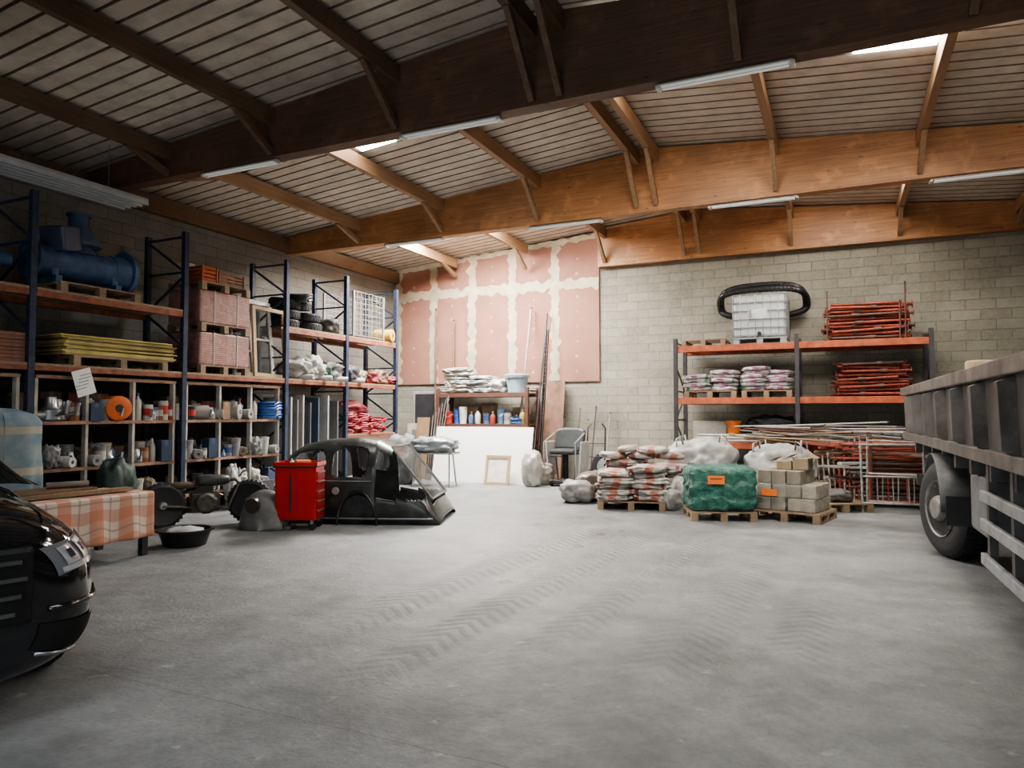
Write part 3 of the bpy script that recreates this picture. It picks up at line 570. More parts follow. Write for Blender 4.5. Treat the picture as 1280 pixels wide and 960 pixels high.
mb=MB().box((0,.0,.34),(.38,.3,.26)); mb.lathe([(.11,-.3),(.15,-.28),(.15,-.2),(.08,-.18)],(.0,0,.34),'y',14); mb.lathe([(.1,.18),(.13,.2),(.13,.26),(.05,.27)],(-.05,0,.34),'y',14); mb.build('engine_block',OIL,t,bevel=.02)
for k in range(4): MB().box((0,0,.48+k*.026),(.24,.22,.008)).build('cooling_fin',M((.2,.19,.17),.4,.7),t)
MB().tube([(.1,.15,.45),(.25,.2,.4),(.1,.22,.18),(-.5,.2,.2)],.032,8).build('exhaust_pipe',M((.16,.11,.07),.5,.7),t,smooth=40)
lump('dark green bag slumped in front of the shelving',(-9.15,at_x(145,600,-9.15).y,0),0,None,(.4,.5,.98),(.03,.055,.045),amp=.25,p=2.6)
lump('white carrier bag hanging low at the shelving front',(-9.2,at_x(291,585,-9.2).y,.0),0,None,(.26,.22,.75),(.42,.42,.4),p=2.6,amp=.3)
for i in range(3): tag(MB().box((0,0,.22),(.03,.5,.44)).build('board_offcut',M((.1,.1,.11),.6),None,(-9.2+.06*i,9.1+.12*i,0),(0,.12,0)),'dark board offcut leaning on the shelving, %s of three'%ORD[i],'board','dark board offcuts')
# tool cart
q=at_z(368,662,0); RD=M((.45,.018,.012),.32,0,.15,3,0)
t=thing('tool_cart','bright red wheeled tool cart beside the black car shell','tool cart',(q.x,q.y+.1,0),rad(24))
MB().box((0,0,.5),(.56,.4,.72)).build('cabinet',RD,t,bevel=.012)
MB().box((0,0,.87),(.6,.44,.03)).build('tray_top',M(DARK,.5),t,bevel=.01)
mb=MB()
for s in(-1,1): mb.box((s*.29,0,.9),(.02,.44,.05)); mb.box((0,s*.21,.9),(.6,.02,.05))
mb.build('tray_rim',RD,t)
for k in range(5):
    d=MB().box((.288,0,.22+k*.13),(.014,.36,.115)).build('drawer',M((.26,.012,.01),.35,0,.1,3,0),t,bevel=.004)
    MB().box((.3,0,.26+k*.13),(.02,.3,.015)).build('drawer_handle',M(STEEL,.3,.8),d)
MB().box((0,-.203,.5),(.48,.008,.62)).build('side_panel',RD,t,bevel=.003)
MB().box((-.06,-.21,.52),(.03,.006,.5)).build('hanging_rod',M(DARK,.4),t)
MB().tube([(-.3,-.15,.8),(-.36,-.15,.84),(-.36,.15,.84),(-.3,.15,.8)],.012,8).build('push_handle',M(DARK,.4),t,smooth=40)
for sx in(-.22,.22):
    for sy in(-.15,.15):
        o=MB().lathe([(.02,-.018),(.055,-.018),(.055,.018),(.02,.018)],(sx,sy,.055),'y',14).build('caster',M(BLACK,.6),t,smooth=40); MB().box((sx,sy,.115),(.04,.045,.06)).build('caster_fork',M(STEEL,.4,.8),o)
bx=t.location
tag(MB().box((0,0,.03),(.2,.12,.06)).build('power_tool_case',M((.7,.2,.03),.5),None,(bx.x+.05,bx.y,.886),(0,0,.9),bevel=.01),'small orange case on top of the red cart','case')
engine_bits('loose metal tool lying on the red cart tray',(bx.x-.13,bx.y-.03,.886),.4,None,.3)
# mudguard
q=at_z(318,664,0); DUST=M((.15,.152,.145),.5,0,.4,5,.2)
t=thing('car_mudguard','loose dull grey car mudguard standing left of the red cart','car part',(q.x,q.y+.15,0),rad(20))
def fd(u,v):
    a=pi*u; b=pi*v*.5; r=.36*math.cos(b)**.6; return Vector((-r*math.cos(a)*.95,-.24*math.sin(b)+.08,max(.003,r*1.5*max(0,math.sin(a))**.75)))
MB().grid(fd,28,10).build('fender_skin',DUST,t,smooth=True,solid=.01)
MB().lathe([(.1,-.03),(.11,.05),(.08,.06),(.07,.0)],(-.08,-.14,.34),'y',20).build('lamp_bowl',M((.05,.05,.05),.35,.3),t,smooth=40)
MB().bb(-.38,.4,-.02,.2,.0,.05).build('bottom_lip',DUST,t,bevel=.01)
# car body shell
q=at_z(430,652,0); BK=M((.03,.034,.031),.26,0,.6,5,.08)
t=thing('car_body_shell','stripped black vintage car body shell standing on the floor','car body',(q.x,q.y+.5,0),rad(20)); t.scale=(1.0,1,1.0)
ks=[(-1.15,.52,.8),(-1.06,.62,1.0),(-.85,.69,1.13),(-.5,.72,1.2),(0,.74,1.23),(.3,.74,1.19),(.6,.73,1.05),(.85,.72,.84),(1.1,.71,.47),(1.24,.69,.2),(1.3,.67,.08)]
def hk(s):
    for i in range(len(ks)-1):
        if ks[i][0]<=s<=ks[i+1][0]:
            k=(s-ks[i][0])/(ks[i+1][0]-ks[i][0]); return [ks[i][j]*(1-k)+ks[i+1][j]*k for j in(1,2)]
    return ks[-1][1:]
NU,NV=140,72; mb=MB(); fs=[]
def sp_(i,j):
    s=-1.15+2.45*i/NU; w,h=hk(s); a=pi*j/NV; cx=-math.cos(a); z=math.sin(a); zz=max(0,h*abs(z)**.62)
    return Vector((s,math.copysign(abs(cx)**.55,cx)*w*(1-.14*(z**3))*(1+.05*math.sin(pi*min(1,zz/.6))),zz))
vs=[sp_(i,j) for i in range(NU+1) for j in range(NV+1)]
def rr(x,z,x0,x1,z0,z1,r):
    if not(x0<x<x1 and z0<z<z1): return False
    dx=max(x0+r-x,x-x1+r,0); dz=max(z0+r-z,z-z1+r,0); return dx*dx+dz*dz<r*r
def hole(p):
    x,y,z=p; top=hk(x)[1]
    if abs(y)>.4 and rr(x,z,-1.0,-.42,.12,min(top-.12,1.05),.12): return True
    if abs(y)>.45 and rr(x,z,-.3,.22,.68,top-.13,.1): return True
    if abs(y)>.48 and .36<x<1.08 and .36<z<top-.1: return True
    if .55<x<1.17 and abs(y)<.56: return True
    return False
for i in range(NU):
    for j in range(NV):
        a=[i*(NV+1)+j,(i+1)*(NV+1)+j,(i+1)*(NV+1)+j+1,i*(NV+1)+j+1]; cc=sum((vs[k] for k in a),Vector())/4
        if not hole(cc): fs.append(tuple(a))
mb.add(vs,fs); mb.build('shell',BK,t,smooth=True,solid=.022)
for s in(-1,1):
    MB().tube([(x,s*(hk(x)[0]+.015),.09) for x in [-1.1+.1*k for k in range(24)]],.014,6).build('belt_moulding',M(STEEL,.35,.8),t,smooth=True)
    MB().tube([(x,s*(hk(x)[0]*1.02+.012),.62) for x in [-.38+.05*k for k in range(15)]],.01,6).build('seam_bead',DUST,t,smooth=True)
MB().tube([(.56,-.54,1.1),(.56,.54,1.1),(1.16,.55,.35),(1.16,-.55,.35)],.02,8,True).build('windscreen_frame',M((.25,.25,.24),.3,.5),t,smooth=40)
MB().lathe([(.05,-.01),(.055,0),(.045,.012)],(-.2,-.775,.48),'y',18).build('filler_cap',M((.4,.4,.38),.3,.7),t,smooth=40)
MB().grid(lambda u,v:Vector((.12+.29*math.cos(pi*u)*1.0,-.755-.075*math.sin(pi*v),max(.0,(.43+.07*math.sin(pi*v))*math.sin(pi*u)))),20,6).build('wheel_arch',BK,t,smooth=True,solid=.012)
g=G('tinted_glass'); g.col((.08,.09,.09)); g.set(.08); g.b.inputs['Alpha'].default_value=.35
MB().add([(.57,-.52,1.09),(.57,.52,1.09),(1.15,.53,.36),(1.15,-.53,.36)],[(0,1,2,3)]).build('windscreen',g.m,t,solid=.004)
# ---------------------------------------------------------------- stand with plastic, white sheet and back-left shelf
q=at_z(540,608,0)
t=thing('trestle_stand','metal trestle stand loaded with clear plastic beside the white sheet','stand',(q.x,q.y+.1,0),.2)
MB().box((0,0,.72),(1.0,.55,.03)).build('top',M((.2,.21,.2),.5),t)
for s in(-.42,.42):
    for k in(-.25,.25): MB().tube([(s,k,0),(s*.9,k*.5,.7)],.018,8).build('leg',M(STEEL,.4,.7),t)
lump('clear plastic film heap on the trestle stand',(q.x,q.y+.1,.736),.3,None,(.95,.5,.34),(.25,.28,.29),r=.2,amp=.35,fr=3)
lump('grey canvas bundle behind the black car shell',(q.x-.95,q.y+.2,0),.3,None,(.7,.5,1.15),(.1,.11,.11),amp=.25)
carton('dark steel cabinet half hidden behind the car shell',(q.x-1.7,q.y+.1,0),.1,None,(.6,.45,.9),(.07,.07,.075),cat='cabinet')
for i in range(6): pole('thin steel bar leaning left of the white sheet',(-9.0+.05*i,14.6,0),(-9.12+.09*i,15.1,1.55+.1*i),.012,M((.2,.18,.16),.5,.6),'steel_bar','bar','steel bars left of the white sheet')
for i,(c,h) in enumerate((((.25,.16,.09),1.5),((.12,.12,.12),1.2),((.3,.26,.2),1.35))): tag(MB().box((0,0,h/2),(.35,.025,h)).build('upright_board',M(c,.7,0,.3,3),None,(-9.3-.12*i,14.75+.06*i,0),(rad(-8),0,.2*i)),'upright board left of the white sheet, %s from the right'%ORD[i],'board','boards left of the white sheet')
ws=M((.85,.85,.83),.5,0,.03,2,0)
tag(MB().box((0,0,.65),(2.5,.02,1.3)).build('white_sheet',ws,None,(-7.5,14.42,0),(rad(-12),0,0)),'large white sheet leaning against the low back shelf','sheet')
t=thing('wooden_hatch','pale wooden framed hatch leaning on the white sheet','hatch',(-6.95,14.2,0),0,None,(rad(-12),0,0)); mb=MB(); mb.bb(-.3,.3,-.02,.02,0,.06);mb.bb(-.3,.3,-.02,.02,.6,.66);mb.bb(-.3,-.24,-.02,.02,.06,.6);mb.bb(.24,.3,-.02,.02,.06,.6); mb.build('frame',ply,t); MB().bb(-.24,.24,.0,.01,.06,.6).build('backing',M((.7,.68,.6),.6),t)
sh=thing('storage_shelf','brown steel shelf rack standing below the plasterboard wall','shelf',(0,0,0))
BR=M((.12,.06,.045),.5,.2); 
for x in (-9.05,-6.65): frame(sh,15.22,15.9,x,2.2,BR,'y')
for z in (2.08,1.33,.4):
    for y in(15.22,15.9): MB().bb(-9.01,-6.69,y-.03,y+.03,z-.1,z).build('beam',BR,sh)
    MB().bb(-9.0,-6.7,15.25,15.87,z-.03,z-.002).build('shelf_board',pal_w,sh)
sackm=[band_mat((.45,.45,.41),(.28,.28,.27)),band_mat((.48,.47,.43),(.36,.32,.24)),band_mat((.5,.49,.46),(.2,.24,.3))]
PM={}
def sack_pile(prefix,cx,cyy,z,nx,ny,nl,d,mats,label,group,rz=0,jit=.02,drop=None,name='cement_bag'):
    R=Matrix.Rotation(rz,3,'Z')
    for l in range(nl):
        for i in range(nx):
            for j in range(ny):
                if drop and drop(i,j,l): continue
                off=R@Vector(((i-(nx-1)/2)*d[0],(j-(ny-1)/2)*d[1],0)); k=random.randrange(6)
                me=PM.get((prefix,k))
                if me is None:
                    o=MB().puff((0,0,d[2]*.5),(d[0]*1.12,d[1]*1.06,d[2]*1.28),2.8,k+len(PM),.2,2.7,4).build(name,mats[k%len(mats)],smooth=True); PM[(prefix,k)]=o.data
                else: o=bpy.data.objects.new(name,me); C.objects.link(o)
                o.location=(cx+off.x+random.uniform(-jit,jit),cyy+off.y+random.uniform(-jit,jit),z+l*d[2]*.985); o.rotation_euler=(random.uniform(-.05,.05),random.uniform(-.05,.05),rz+random.uniform(-.14,.14)+(pi if random.random()<.5 else 0)); tag(o,label,'bag',group)
sack_pile('a',-8.3,15.55,2.09,2,1,6,(.66,.55,.105),sackm,'white cement bag stacked on the shelf below the plasterboard','cement bags on the back shelf',0,.06,lambda i,j,l:(l>=4 and i==1))
lump('clear plastic bag heap beside the cement bags',(-7.55,15.55,2.08),0,None,(.45,.5,.34),(.42,.44,.44),r=.3,amp=.35)
t=thing('storage_bin','pale blue plastic bin at the right end of the back shelf','bin',(-7.05,15.55,2.08)); 
MB().lathe([(.22,0),(.27,.36),(.3,.36),(.3,.4),(.26,.4),(.2,.02)],n=20).build('body',M((.26,.35,.4),.4),t,smooth=40); MB().lathe([(.31,.4),(.31,.43),(.25,.45)],n=20).build('lid',M((.33,.4,.43),.4),t,smooth=40)
row=[('bucket',RED,'red'),('bucket',(.04,.1,.36),'blue'),('bucket',WHITE,'white'),('bottle',(.1,.18,.38),'dark blue'),('bottle',WHITE,'white'),('can',(.1,.14,.2),'navy'),('bottle',(.3,.05,.03),'dull red'),('bucket',(.1,.18,.33),'light blue'),('can',OFF,'cream'),('bottle',DARK,'black'),('bottle',(.4,.3,.08),'yellow')]
for i,(kd,c,nm) in enumerate(row):
    loc=(-8.85+i*.205+random.uniform(-.03,.03),15.38+.08*(i%2),1.33); lb='%s %s on the shelf just above the white sheet, %s'%(nm,kd,'%s item from the left'%(ORD[i] if i<10 else 'last'))
    if kd=='bucket': bucket(lb,loc,0,'items above the white sheet',c,.3+.05*(i%3),.1)
    elif kd=='bottle': bottle(lb,loc,0,'items above the white sheet',c,.3+.06*(i%3),.07)
    else: can(lb,loc,0,'items above the white sheet',c,.26,.09)
for i in range(5): carton('carton at the back of the shelf above the white sheet, %s from left'%ORD[i],(-8.7+.42*i,15.7,1.33),0,'cartons at the back of the shelf',(.34,.22,.3+.1*(i%3)),random.choice((TAN,(.2,.14,.1),OFF)))
coil('blue rope coil at the right end above the white sheet',(-6.95,15.35,1.35),(.2,0,0),None,.13,.014,(.05,.15,.4),6,'rope')
for i,(px,yt,c) in enumerate(((545,386,(.2,.14,.1)),(567,400,(.25,.18,.12)),(664,385,(.3,.28,.26)),(684,392,(.06,.05,.05)))):
    Y=16.0; a=at_y(px,yt,Y); b=Vector((a.x-.02,15.05 if px>600 else 16.0,0)); pole('%s tall thin pole leaning at the plasterboard wall from left'%ORD[i],b,a,.025,M(c,.5,.4),group='tall poles')
tag(MB().box((0,0,1.2),(.5,.03,2.4)).build('rusty_sheet',M((.2,.11,.075),.7,0,.45,3),None,(at_y(692,500,15.9).x,15.7,0),(rad(-8),0,0)),'rusty brown corrugated sheet leaning at the back wall','sheet')
t=thing('steel_rail','dark perforated steel rail standing upright beside the white sheet','rail',(at_y(673,500,14.9).x,14.9,0),0,None,(rad(-9),0,0))
mb=MB(); mb.bb(-.035,-.02,-.03,.03,0,3.6);mb.bb(.02,.035,-.03,.03,0,3.6);mb.bb(-.035,.035,.02,.03,0,3.6)
for k in range(34): mb.box((0,-.0,.1+k*.1),(.04,.05,.02))
mb.build('channel',M((.06,.05,.045),.5,.5),t)
# machine seat
q=at_z(708,606,0); SG=M((.4,.4,.38),.6,0,.25,5); SD=M((.03,.032,.035),.55,0,.2,5)
t=thing('pedestal_chair','dark seat with pale side shields on a black pedestal by the back wall','seat',(q.x,q.y-.15,0),-.1); t.scale=(.92,.92,.95)
MB().box((0,.1,.78),(.66,.5,.13)).build('seat_cushion',SD,t,bevel=.05)
MB().grid(lambda u,v:Vector(((u-.5)*.8,.42-.12*(2*u-1)**2+.08*v,.82+.5*v-.06*(2*u-1)**4*v)),14,8).build('backrest',M((.045,.05,.05),.55,0,.3,5),t,smooth=True,solid=.07)
for s in(-1,1):
    MB().box((s*.44,.2,.62),(.04,.5,.8),(0,s*.08,0)).build('side_shield',SG,t,bevel=.02)
    MB().tube([(s*.42,-.2,.2),(s*.42,-.25,1.0),(s*.4,.3,1.2)],.02,8).build('rail',M((.35,.35,.35),.4,.5),t,smooth=40)
MB().tube([(0,.1,.12),(0,.1,.76)],.06,12).build('pedestal',M(BLACK,.5,.3),t,smooth=40)
MB().box((0,-.05,.1),(.4,.6,.1)).build('base',M((.04,.04,.04),.5,.3),t,bevel=.02)
MB().tube([(0,-.3,.14),(0,-.42,.7)],.018,8).build('lever',M(BLACK,.5),t); MB().tube([(-.14,-.42,.7),(.14,-.42,.7)],.02,8).build('lever_grip',M(BLACK,.5),t)
for sx in(-.18,.18):
    for sy in(-.3,.2): MB().lathe([(.03,-.025),(.08,-.025),(.08,.025),(.03,.025)],(sx,sy,.08),'x',16).build('wheel',M(BLACK,.5),t,smooth=40)
q=at_y(745,600,15.4)
t=thing('hand_truck','black two-wheeled hand truck leaning at the block wall','hand truck',(q.x,q.y,0),.2)
for s in(-.2,.2):
    MB().tube([(s,-.1,.05),(s,.15,1.25),(s*.6,.18,1.35)],.018,8).build('rail',M(DARK,.4,.5),t,smooth=40); MB().lathe([(.05,-.03),(.14,-.035),(.14,.035),(.05,.03)],(s*1.3,-.02,.14),'x',18).build('wheel',RUB,t,smooth=40)
for z in(.3,.6,.9): MB().tube([(-.2,-.1+z*.2,z),(.2,-.1+z*.2,z)],.012,6).build('crossbar',M(DARK,.4,.5),t)
MB().box((0,-.2,.02),(.45,.25,.012)).build('toe_plate',M(DARK,.4,.5),t)
tyre('black tyre standing upright beside the hand truck',(q.x+.1,q.y+.45,.36),(rad(80),0,0),None,.34,.16,True)
for i,(px,h,c) in enumerate(((698,1.5,(.3,.3,.28)),(718,1.7,(.1,.08,.06)),(728,1.45,(.25,.18,.1)),(738,1.75,(.06,.06,.06)),(756,1.6,(.3,.28,.25)))):
    a=at_y(px,600,15.8); pole('long-handled tool leaning at the wall behind the dark seat, %s from left'%ORD[i],(a.x,15.75,0),(a.x+.05,16.1,h),.016,M(c,.6),'long_handled_tool','tool','tools behind the seat')
carton('small dark toolbox on the floor right of the dark seat',(at_y(733,600,14.6).x,14.6,0),.3,None,(.45,.25,.25),(.06,.06,.07))
bucket('grey bucket on the floor behind the mortar bags',(at_y(752,600,14.3).x,14.3,0),0,None,GREY,.32,.15,False)
names=['tall pale rubble sack beside the white sheet','low beige sack beside the tall pole','low clear sack left of the pallet of bags','brown sack heap behind the pallet of bags','torn pale plastic beside the second bag heap','crumpled clear film between the green load and bags']
for i,(px,Y,d,c) in enumerate(((665,14.2,(.42,.4,.8),(.36,.35,.32)),(680,14.7,(.45,.4,.5),(.2,.18,.15)),(722,12.1,(.6,.5,.4),(.24,.235,.22)),(745,13.1,(.8,.55,.5),(.14,.12,.1)),(840,11.8,(.35,.3,.35),(.3,.28,.27)),(848,12.4,(.5,.4,.5),(.34,.33,.32)))):
    z=at_y(px,600,Y); lump(names[i],(z.x,Y,0),.3*i,None,d,c,amp=.22,fr=2.2,r=.35,p=2.6)
# ---------------------------------------------------------------- pallets of goods on the floor
ob=[band_mat((.4,.36,.33),(.36,.085,.04),(.32,.1,.05)),band_mat((.38,.34,.31),(.32,.08,.06),(.08,.08,.09)),band_mat((.46,.44,.41),(.4,.12,.05),(.26,.05,.04))]
q=at_z(783,638,0)
pallet('pallet under the orange and white mortar bags',(q.x-.02,q.y+.45,0),rad(12),None,(1.1,.85))
sack_pile('o',q.x-.02,q.y+.45,.145,2,2,6,(.54,.4,.095),ob,'orange and white mortar bag on the floor pallet','mortar bags on the floor pallet',rad(12),.045,lambda i,j,l:l==5 and i==0,'mortar_bag')
q2=at_y(812,618,12.75)
pallet('pallet under the second heap of printed bags',(q2.x,12.75,0),0,None,(1.3,.9))
pk=[band_mat((.4,.34,.32),(.32,.05,.05)),band_mat((.38,.36,.34),(.24,.07,.08)),band_mat((.44,.41,.38),(.34,.11,.07))]
sack_pile('p',q2.x,12.75,.145,2,2,6,(.62,.44,.105),pk,'red and white bag in the heap behind the mortar bags','bags behind the mortar pallet',0,.08,lambda i,j,l:l==5 and i==1,'plaster_bag')
for i in range(7): tag(MB().puff((0,0,.06),(.55,.38,.13),2.8,i,.2,3).build('loose_bag',(ob+pk)[i%6],None,(q2.x-1.05+i*.24,12.55-.08*(i%3),(.0 if i<2 else .145+6*.105)+(.12 if i%2 and i>=2 else 0)),(random.uniform(-.15,.15),random.uniform(-.15,.15),.6*i),smooth=True),'loose printed bag tossed around the top of the rear heap','bag','loose bags on the heap')
def bulk(label,loc,rz,d,c,seed):
    t=thing('bulk_bag',label,'bulk bag',loc,rz)
    MB().puff((0,0,d[2]*.46),d,3.4,seed,.17,1.9,5).build('bag',M(c,.5,0,.3,6,.9),t,smooth=True)
    for sx in(-1,1):
        for sy in(-1,1):
            x,y=sx*d[0]*.34,sy*d[1]*.34; MB().tube([(x,y,d[2]*.75),(x*1.02,y,d[2]*1.0),(x*.8,y*.9,d[2]*1.05),(x*.7,y*.8,d[2]*.8)],.018,6).build('lifting_loop',M(c,.6),t,smooth=True)
    MB().box((0,-d[1]*.5,d[2]*.5),(d[0]*.35,.02,d[2]*.25)).build('printed_panel',M(sc3(c,.6),.6),t)
q=at_y(878,600,13.55); bulk('white bulk bag slumped behind the green wrapped pallet',(q.x,13.55,0),.1,(1.25,1.0,1.12),(.33,.33,.315),3)
q=at_y(976,600,13.55); bulk('grey-white bulk bag behind the tan block pallet',(q.x,13.55,0),-.1,(1.15,1.0,1.05),(.29,.29,.275),8)
q=at_z(893,652,0); px_,py_=q.x,q.y+.42; rz=rad(20)
pallet('pallet under the green wrapped load',(px_,py_,0),rz,None,(.95,.8))
g=G('green_wrap'); X,Y,Z=g.xyz()
ln=g.math('LESS_THAN',g.math('FRACT',g.math('ADD',g.math('MULTIPLY',Z,5),g.math('MULTIPLY',g.noise(3,2),2))),.14); c=g.mix(g.rng(g.noise(11,5),.35,.7),(.012,.07,.052),(.04,.18,.13)); c=g.mix(g.math('MULTIPLY',ln,.35),c,(.2,.3,.26)); g.col(c); g.set(.28); g.bump(g.noise(9,7,rough=.7),1,.05)
t=thing('wrapped_load','block of goods wrapped in dark green film with orange label','wrapped load',(px_,py_,.143),rz)
MB().puff((0,0,.32),(.98,.84,.66),8,2,.07,3.5,5).build('wrapped_goods',g.m,t,smooth=50)
OL=M((.75,.18,.03),.5,0,.05)
l=MB().box((-.12,-.43,.47),(.24,.03,.12)).build('orange_label',OL,t); MB().box((-.12,-.4465,.485),(.17,.003,.014)).build('print_lines',M(DARK),l)
q=at_z(990,653,0); px_,py_=q.x,q.y+.45; rz=rad(-14)
pallet('pallet under the tan blocks, right of the green load',(px_,py_,0),rz,None,(1.0,.9))
R=Matrix.Rotation(rz,3,'Z'); tb=M((.22,.19,.15),.7,0,.3,5); tb2=M((.29,.255,.205),.7,0,.3,5)
for l in range(3):
    for i in range(4):
        for j in range(2):
            if l==2 and (i==3): continue
            o_=R@Vector(((i-1.5)*.215+random.uniform(-.012,.012),(j-.5)*.36+random.uniform(-.012,.012),0)); t=thing('masonry_block','grey-beige masonry block in the clear-wrapped stack','block',(px_+o_.x,py_+o_.y,.143+l*.2),rz+random.uniform(-.03,.03),'masonry blocks on the pallet')
            MB().box((0,0,.098),(.2,.34,.194)).build('block',random.choice((tb,tb2)),t,bevel=.012)
g=G('clear_wrap'); g.col((.5,.5,.48)); g.set(.18); g.inp(g.b.inputs['Alpha'],g.rng(g.noise(5,5,g.mp((1,1,3))),.45,.7,.06,.42)); g.bump(g.noise(10,5),1,.03)
t=thing('stretch_wrap','clear stretch wrap around the block stack with orange label','film',(px_,py_,.143),rz)
MB().puff((0,0,.2),(.95,.82,.44),9,5,.02,3,4).build('film',g.m,t,smooth=50); l=MB().box((-.22,-.415,.27),(.22,.01,.1)).build('orange_label',OL,t)
for i in range(2):
    o_=R@Vector((-.1+i*.24,.02,0)); carton('open carton on top of the tan blocks, %s'%('left','right')[i],(px_+o_.x,py_+o_.y,.743),rz,None,(.22,.28,.12+.05*i),(.27,.21,.14),True)
q=at_z(1040,640,0); pallet('empty pallet on the floor right of the tan blocks',(q.x+.05,q.y+.3,0),.5,None,(.9,.7))
lump('dark crumpled film on the empty pallet',(q.x+.05,q.y+.3,.143),.3,None,(.5,.4,.2),(.08,.075,.07),amp=.25)
# ---------------------------------------------------------------- right back orange rack
r2=thing('orange_rack','orange-beamed two-bay pallet rack against the block wall','rack')
RX=[at_y(845,500,14.95).x,at_y(997,500,14.95).x,at_y(1166,500,14.95).x]; K1,K2,K3=1.0,1.91,2.99
for x in RX: frame(r2,14.95,15.95,x,3.15,M((.06,.055,.06),.5,.3),'y')
for b in range(2):
    for z in (K1,K2,K3):
        for y in (14.95,15.95):
            MB().bb(RX[b]+.04,RX[b+1]-.04,y-.025,y+.025,z-.13,z).build('beam',OB2,r2,bevel=.006)
        for k in range(6): yy=15.02+k*.17; MB().bb(RX[b]+.05,RX[b+1]-.05,yy-.06,yy+.06,z-.035,z-.001).build('shelf_board',pal_w,r2)
ix=at_y(951,400,15.3).x
t=thing('liquid_tank','white caged liquid tank on the orange rack top level','tank',(ix,15.42,K3))
mb=MB(); mb.bb(-.52,.52,-.42,.42,.1,.13)
for x in(-.45,0,.45):
    for y in(-.36,0,.36): mb.bb(x-.06,x+.06,y-.05,y+.05,0,.1)
mb.build('base_pallet',M((.3,.31,.32),.5,.4),t)
g=G('tank_plastic'); g.col((.47,.5,.51)); g.set(.3)
MB().box((0,0,.56),(.98,.8,.86)).build('bottle',g.m,t,bevel=.06)
mb=MB(); x,y=.51,.42
for z in (.16,.33,.5,.67,.84,1.0):
    mb.tube([(-x,-y,z),(x,-y,z),(x,y,z),(-x,y,z)],.012,6,True)
for k in range(8):
    a=-x+2*x*k/7
    for s in(-y,y): mb.tube([(a,s,.12),(a,s,1.0)],.011,6)
for k in range(5):
    a=-y+2*y*k/4
    for s in(-x,x): mb.tube([(s,a,.12),(s,a,1.0)],.011,6)
mb.build('cage',M((.3,.31,.32),.4,.6),t)
MB().lathe([(.08,.99),(.08,1.03)],n=14).build('cap',M(BLACK,.5),t); MB().box((0,-.436,.6),(.3,.008,.2)).build('label_plate',M((.5,.52,.54),.4,.5),t); MB().lathe([(.04,-.06),(.04,0)],(0,-.42,.2),'y',12).build('outlet_valve',M(BLACK,.5),t)
# hose: loops lying over the tank top, rounded ends curling down the sides and passing behind the tank
pts=[]; rs=[]; N=460
for i in range(N):
    tt=i/N; a=2*pi*2.25*tt+.9; cx_,sn=math.cos(a),math.sin(a); up_=max(0,sn)
    x=(.9-.07*tt)*math.copysign(abs(cx_)**.8,cx_); lap=.115*(tt>.45)
    z=-.13+(.2+.09+lap*.9)*math.copysign(abs(sn)**.6,sn) if sn>0 else -.13+.24*math.copysign(abs(sn)**.7,sn)
    y=.52-.44*min(1,max(0,sn*1.6+.15))+(.1 if tt>.45 else 0)*up_
    pts.append((x,y,z)); rs.append(.066 if i%3 else .058)
sm=[]
for i in range(N):
    q_=[Vector(pts[min(max(i+d,0),N-1)]) for d in range(-4,5)]; sm.append(sum(q_,Vector())/9)
o=MB().tube(sm,rs,12).build('corrugated_hose',M((.015,.015,.017),.4,0,.3),None,(ix,15.42,K3+1.02),smooth=60); tag(o,'thick black corrugated hose coiled over the caged tank','hose')
pallet('pallet board at the left end of the orange rack top level',(RX[0]+.55,15.45,K3),0,None,(.9,.8))
RP=M((.24,.05,.032),.65,.1,.5,10); RP2=M((.31,.07,.04),.65,.1,.5,10); DP=M((.12,.065,.05),.65,.3,.4,10)
def prop_proto(label,mat,L=1.35):
    t=thing('steel_prop',label,'prop',(0,0,-5),0,'steel props')
    MB().tube([(-L/2,0,0),(L*.1,0,0)],.026,10).build('outer_tube',mat,t,smooth=40); MB().tube([(L*.1,0,0),(L/2,0,0)],.02,8).build('inner_tube',mat,t,smooth=40)
    MB().tube([(L*.06,0,0),(L*.16,0,0)],.037,10).build('collar',DP,t,smooth=40)
    for s in(-1,1): MB().box((s*L/2,0,0),(.008,.1,.1)).build('end_plate',mat,t)
    return t
pp=[prop_proto('x',m) for m in (RP,RP2,DP)]; used=set()
def prop_pile(x,z0,rows,n,label,group,L=1,ymin=15.1,ymax=15.8):
    for r in range(rows):
        m=n-(r%2)
        for k in range(m):
            i=random.choice((0,0,1,1,2)); y=ymin+(ymax-ymin)*(k+.5*(r%2))/(n-1); loc=(x+random.uniform(-.12,.12),y,z0+.055+r*.072)
            rot=(random.uniform(0,3),random.uniform(-.05,.05)*(r>0),random.uniform(-.07,.07)+random.choice((0,pi)))
            if i not in used: o=pp[i]; used.add(i); o.location=loc; o.rotation_euler=rot; o['label']=label; o['group']=group
            else: o=dup(pp[i],loc,0,label,group,rot)
            o.scale=(L*random.uniform(.85,1.08),1,1)
prop_pile(at_y(1083,400,15.3).x,K3,10,7,'red adjustable steel prop stacked on the orange rack top level','props on the top level',1.0)
prop_pile(at_y(1090,460,15.3).x,K2,9,7,'red adjustable steel prop stacked on the middle rack level','props on the middle level',.88)
for i,(px,zb,zt_) in enumerate(((1034,K3,3.95),(1132,K3,4.05),(1125,K3,3.7))):
    a=at_y(px,400,15.0); pole('thin upright post holding the upper red props, %s from left'%ORD[(0,2,1)[i]],(a.x,15.0,zb),(a.x,15.0,zt_),.014,DP,'steel_post','post')
b1=[band_mat((.5,.46,.46),(.4,.13,.22),(.1,.27,.16)),band_mat((.52,.5,.49),(.14,.3,.23)),band_mat((.52,.51,.5),(.42,.2,.29))]
xa=at_y(891,470,15.4).x; xb=at_y(960,470,15.4).x
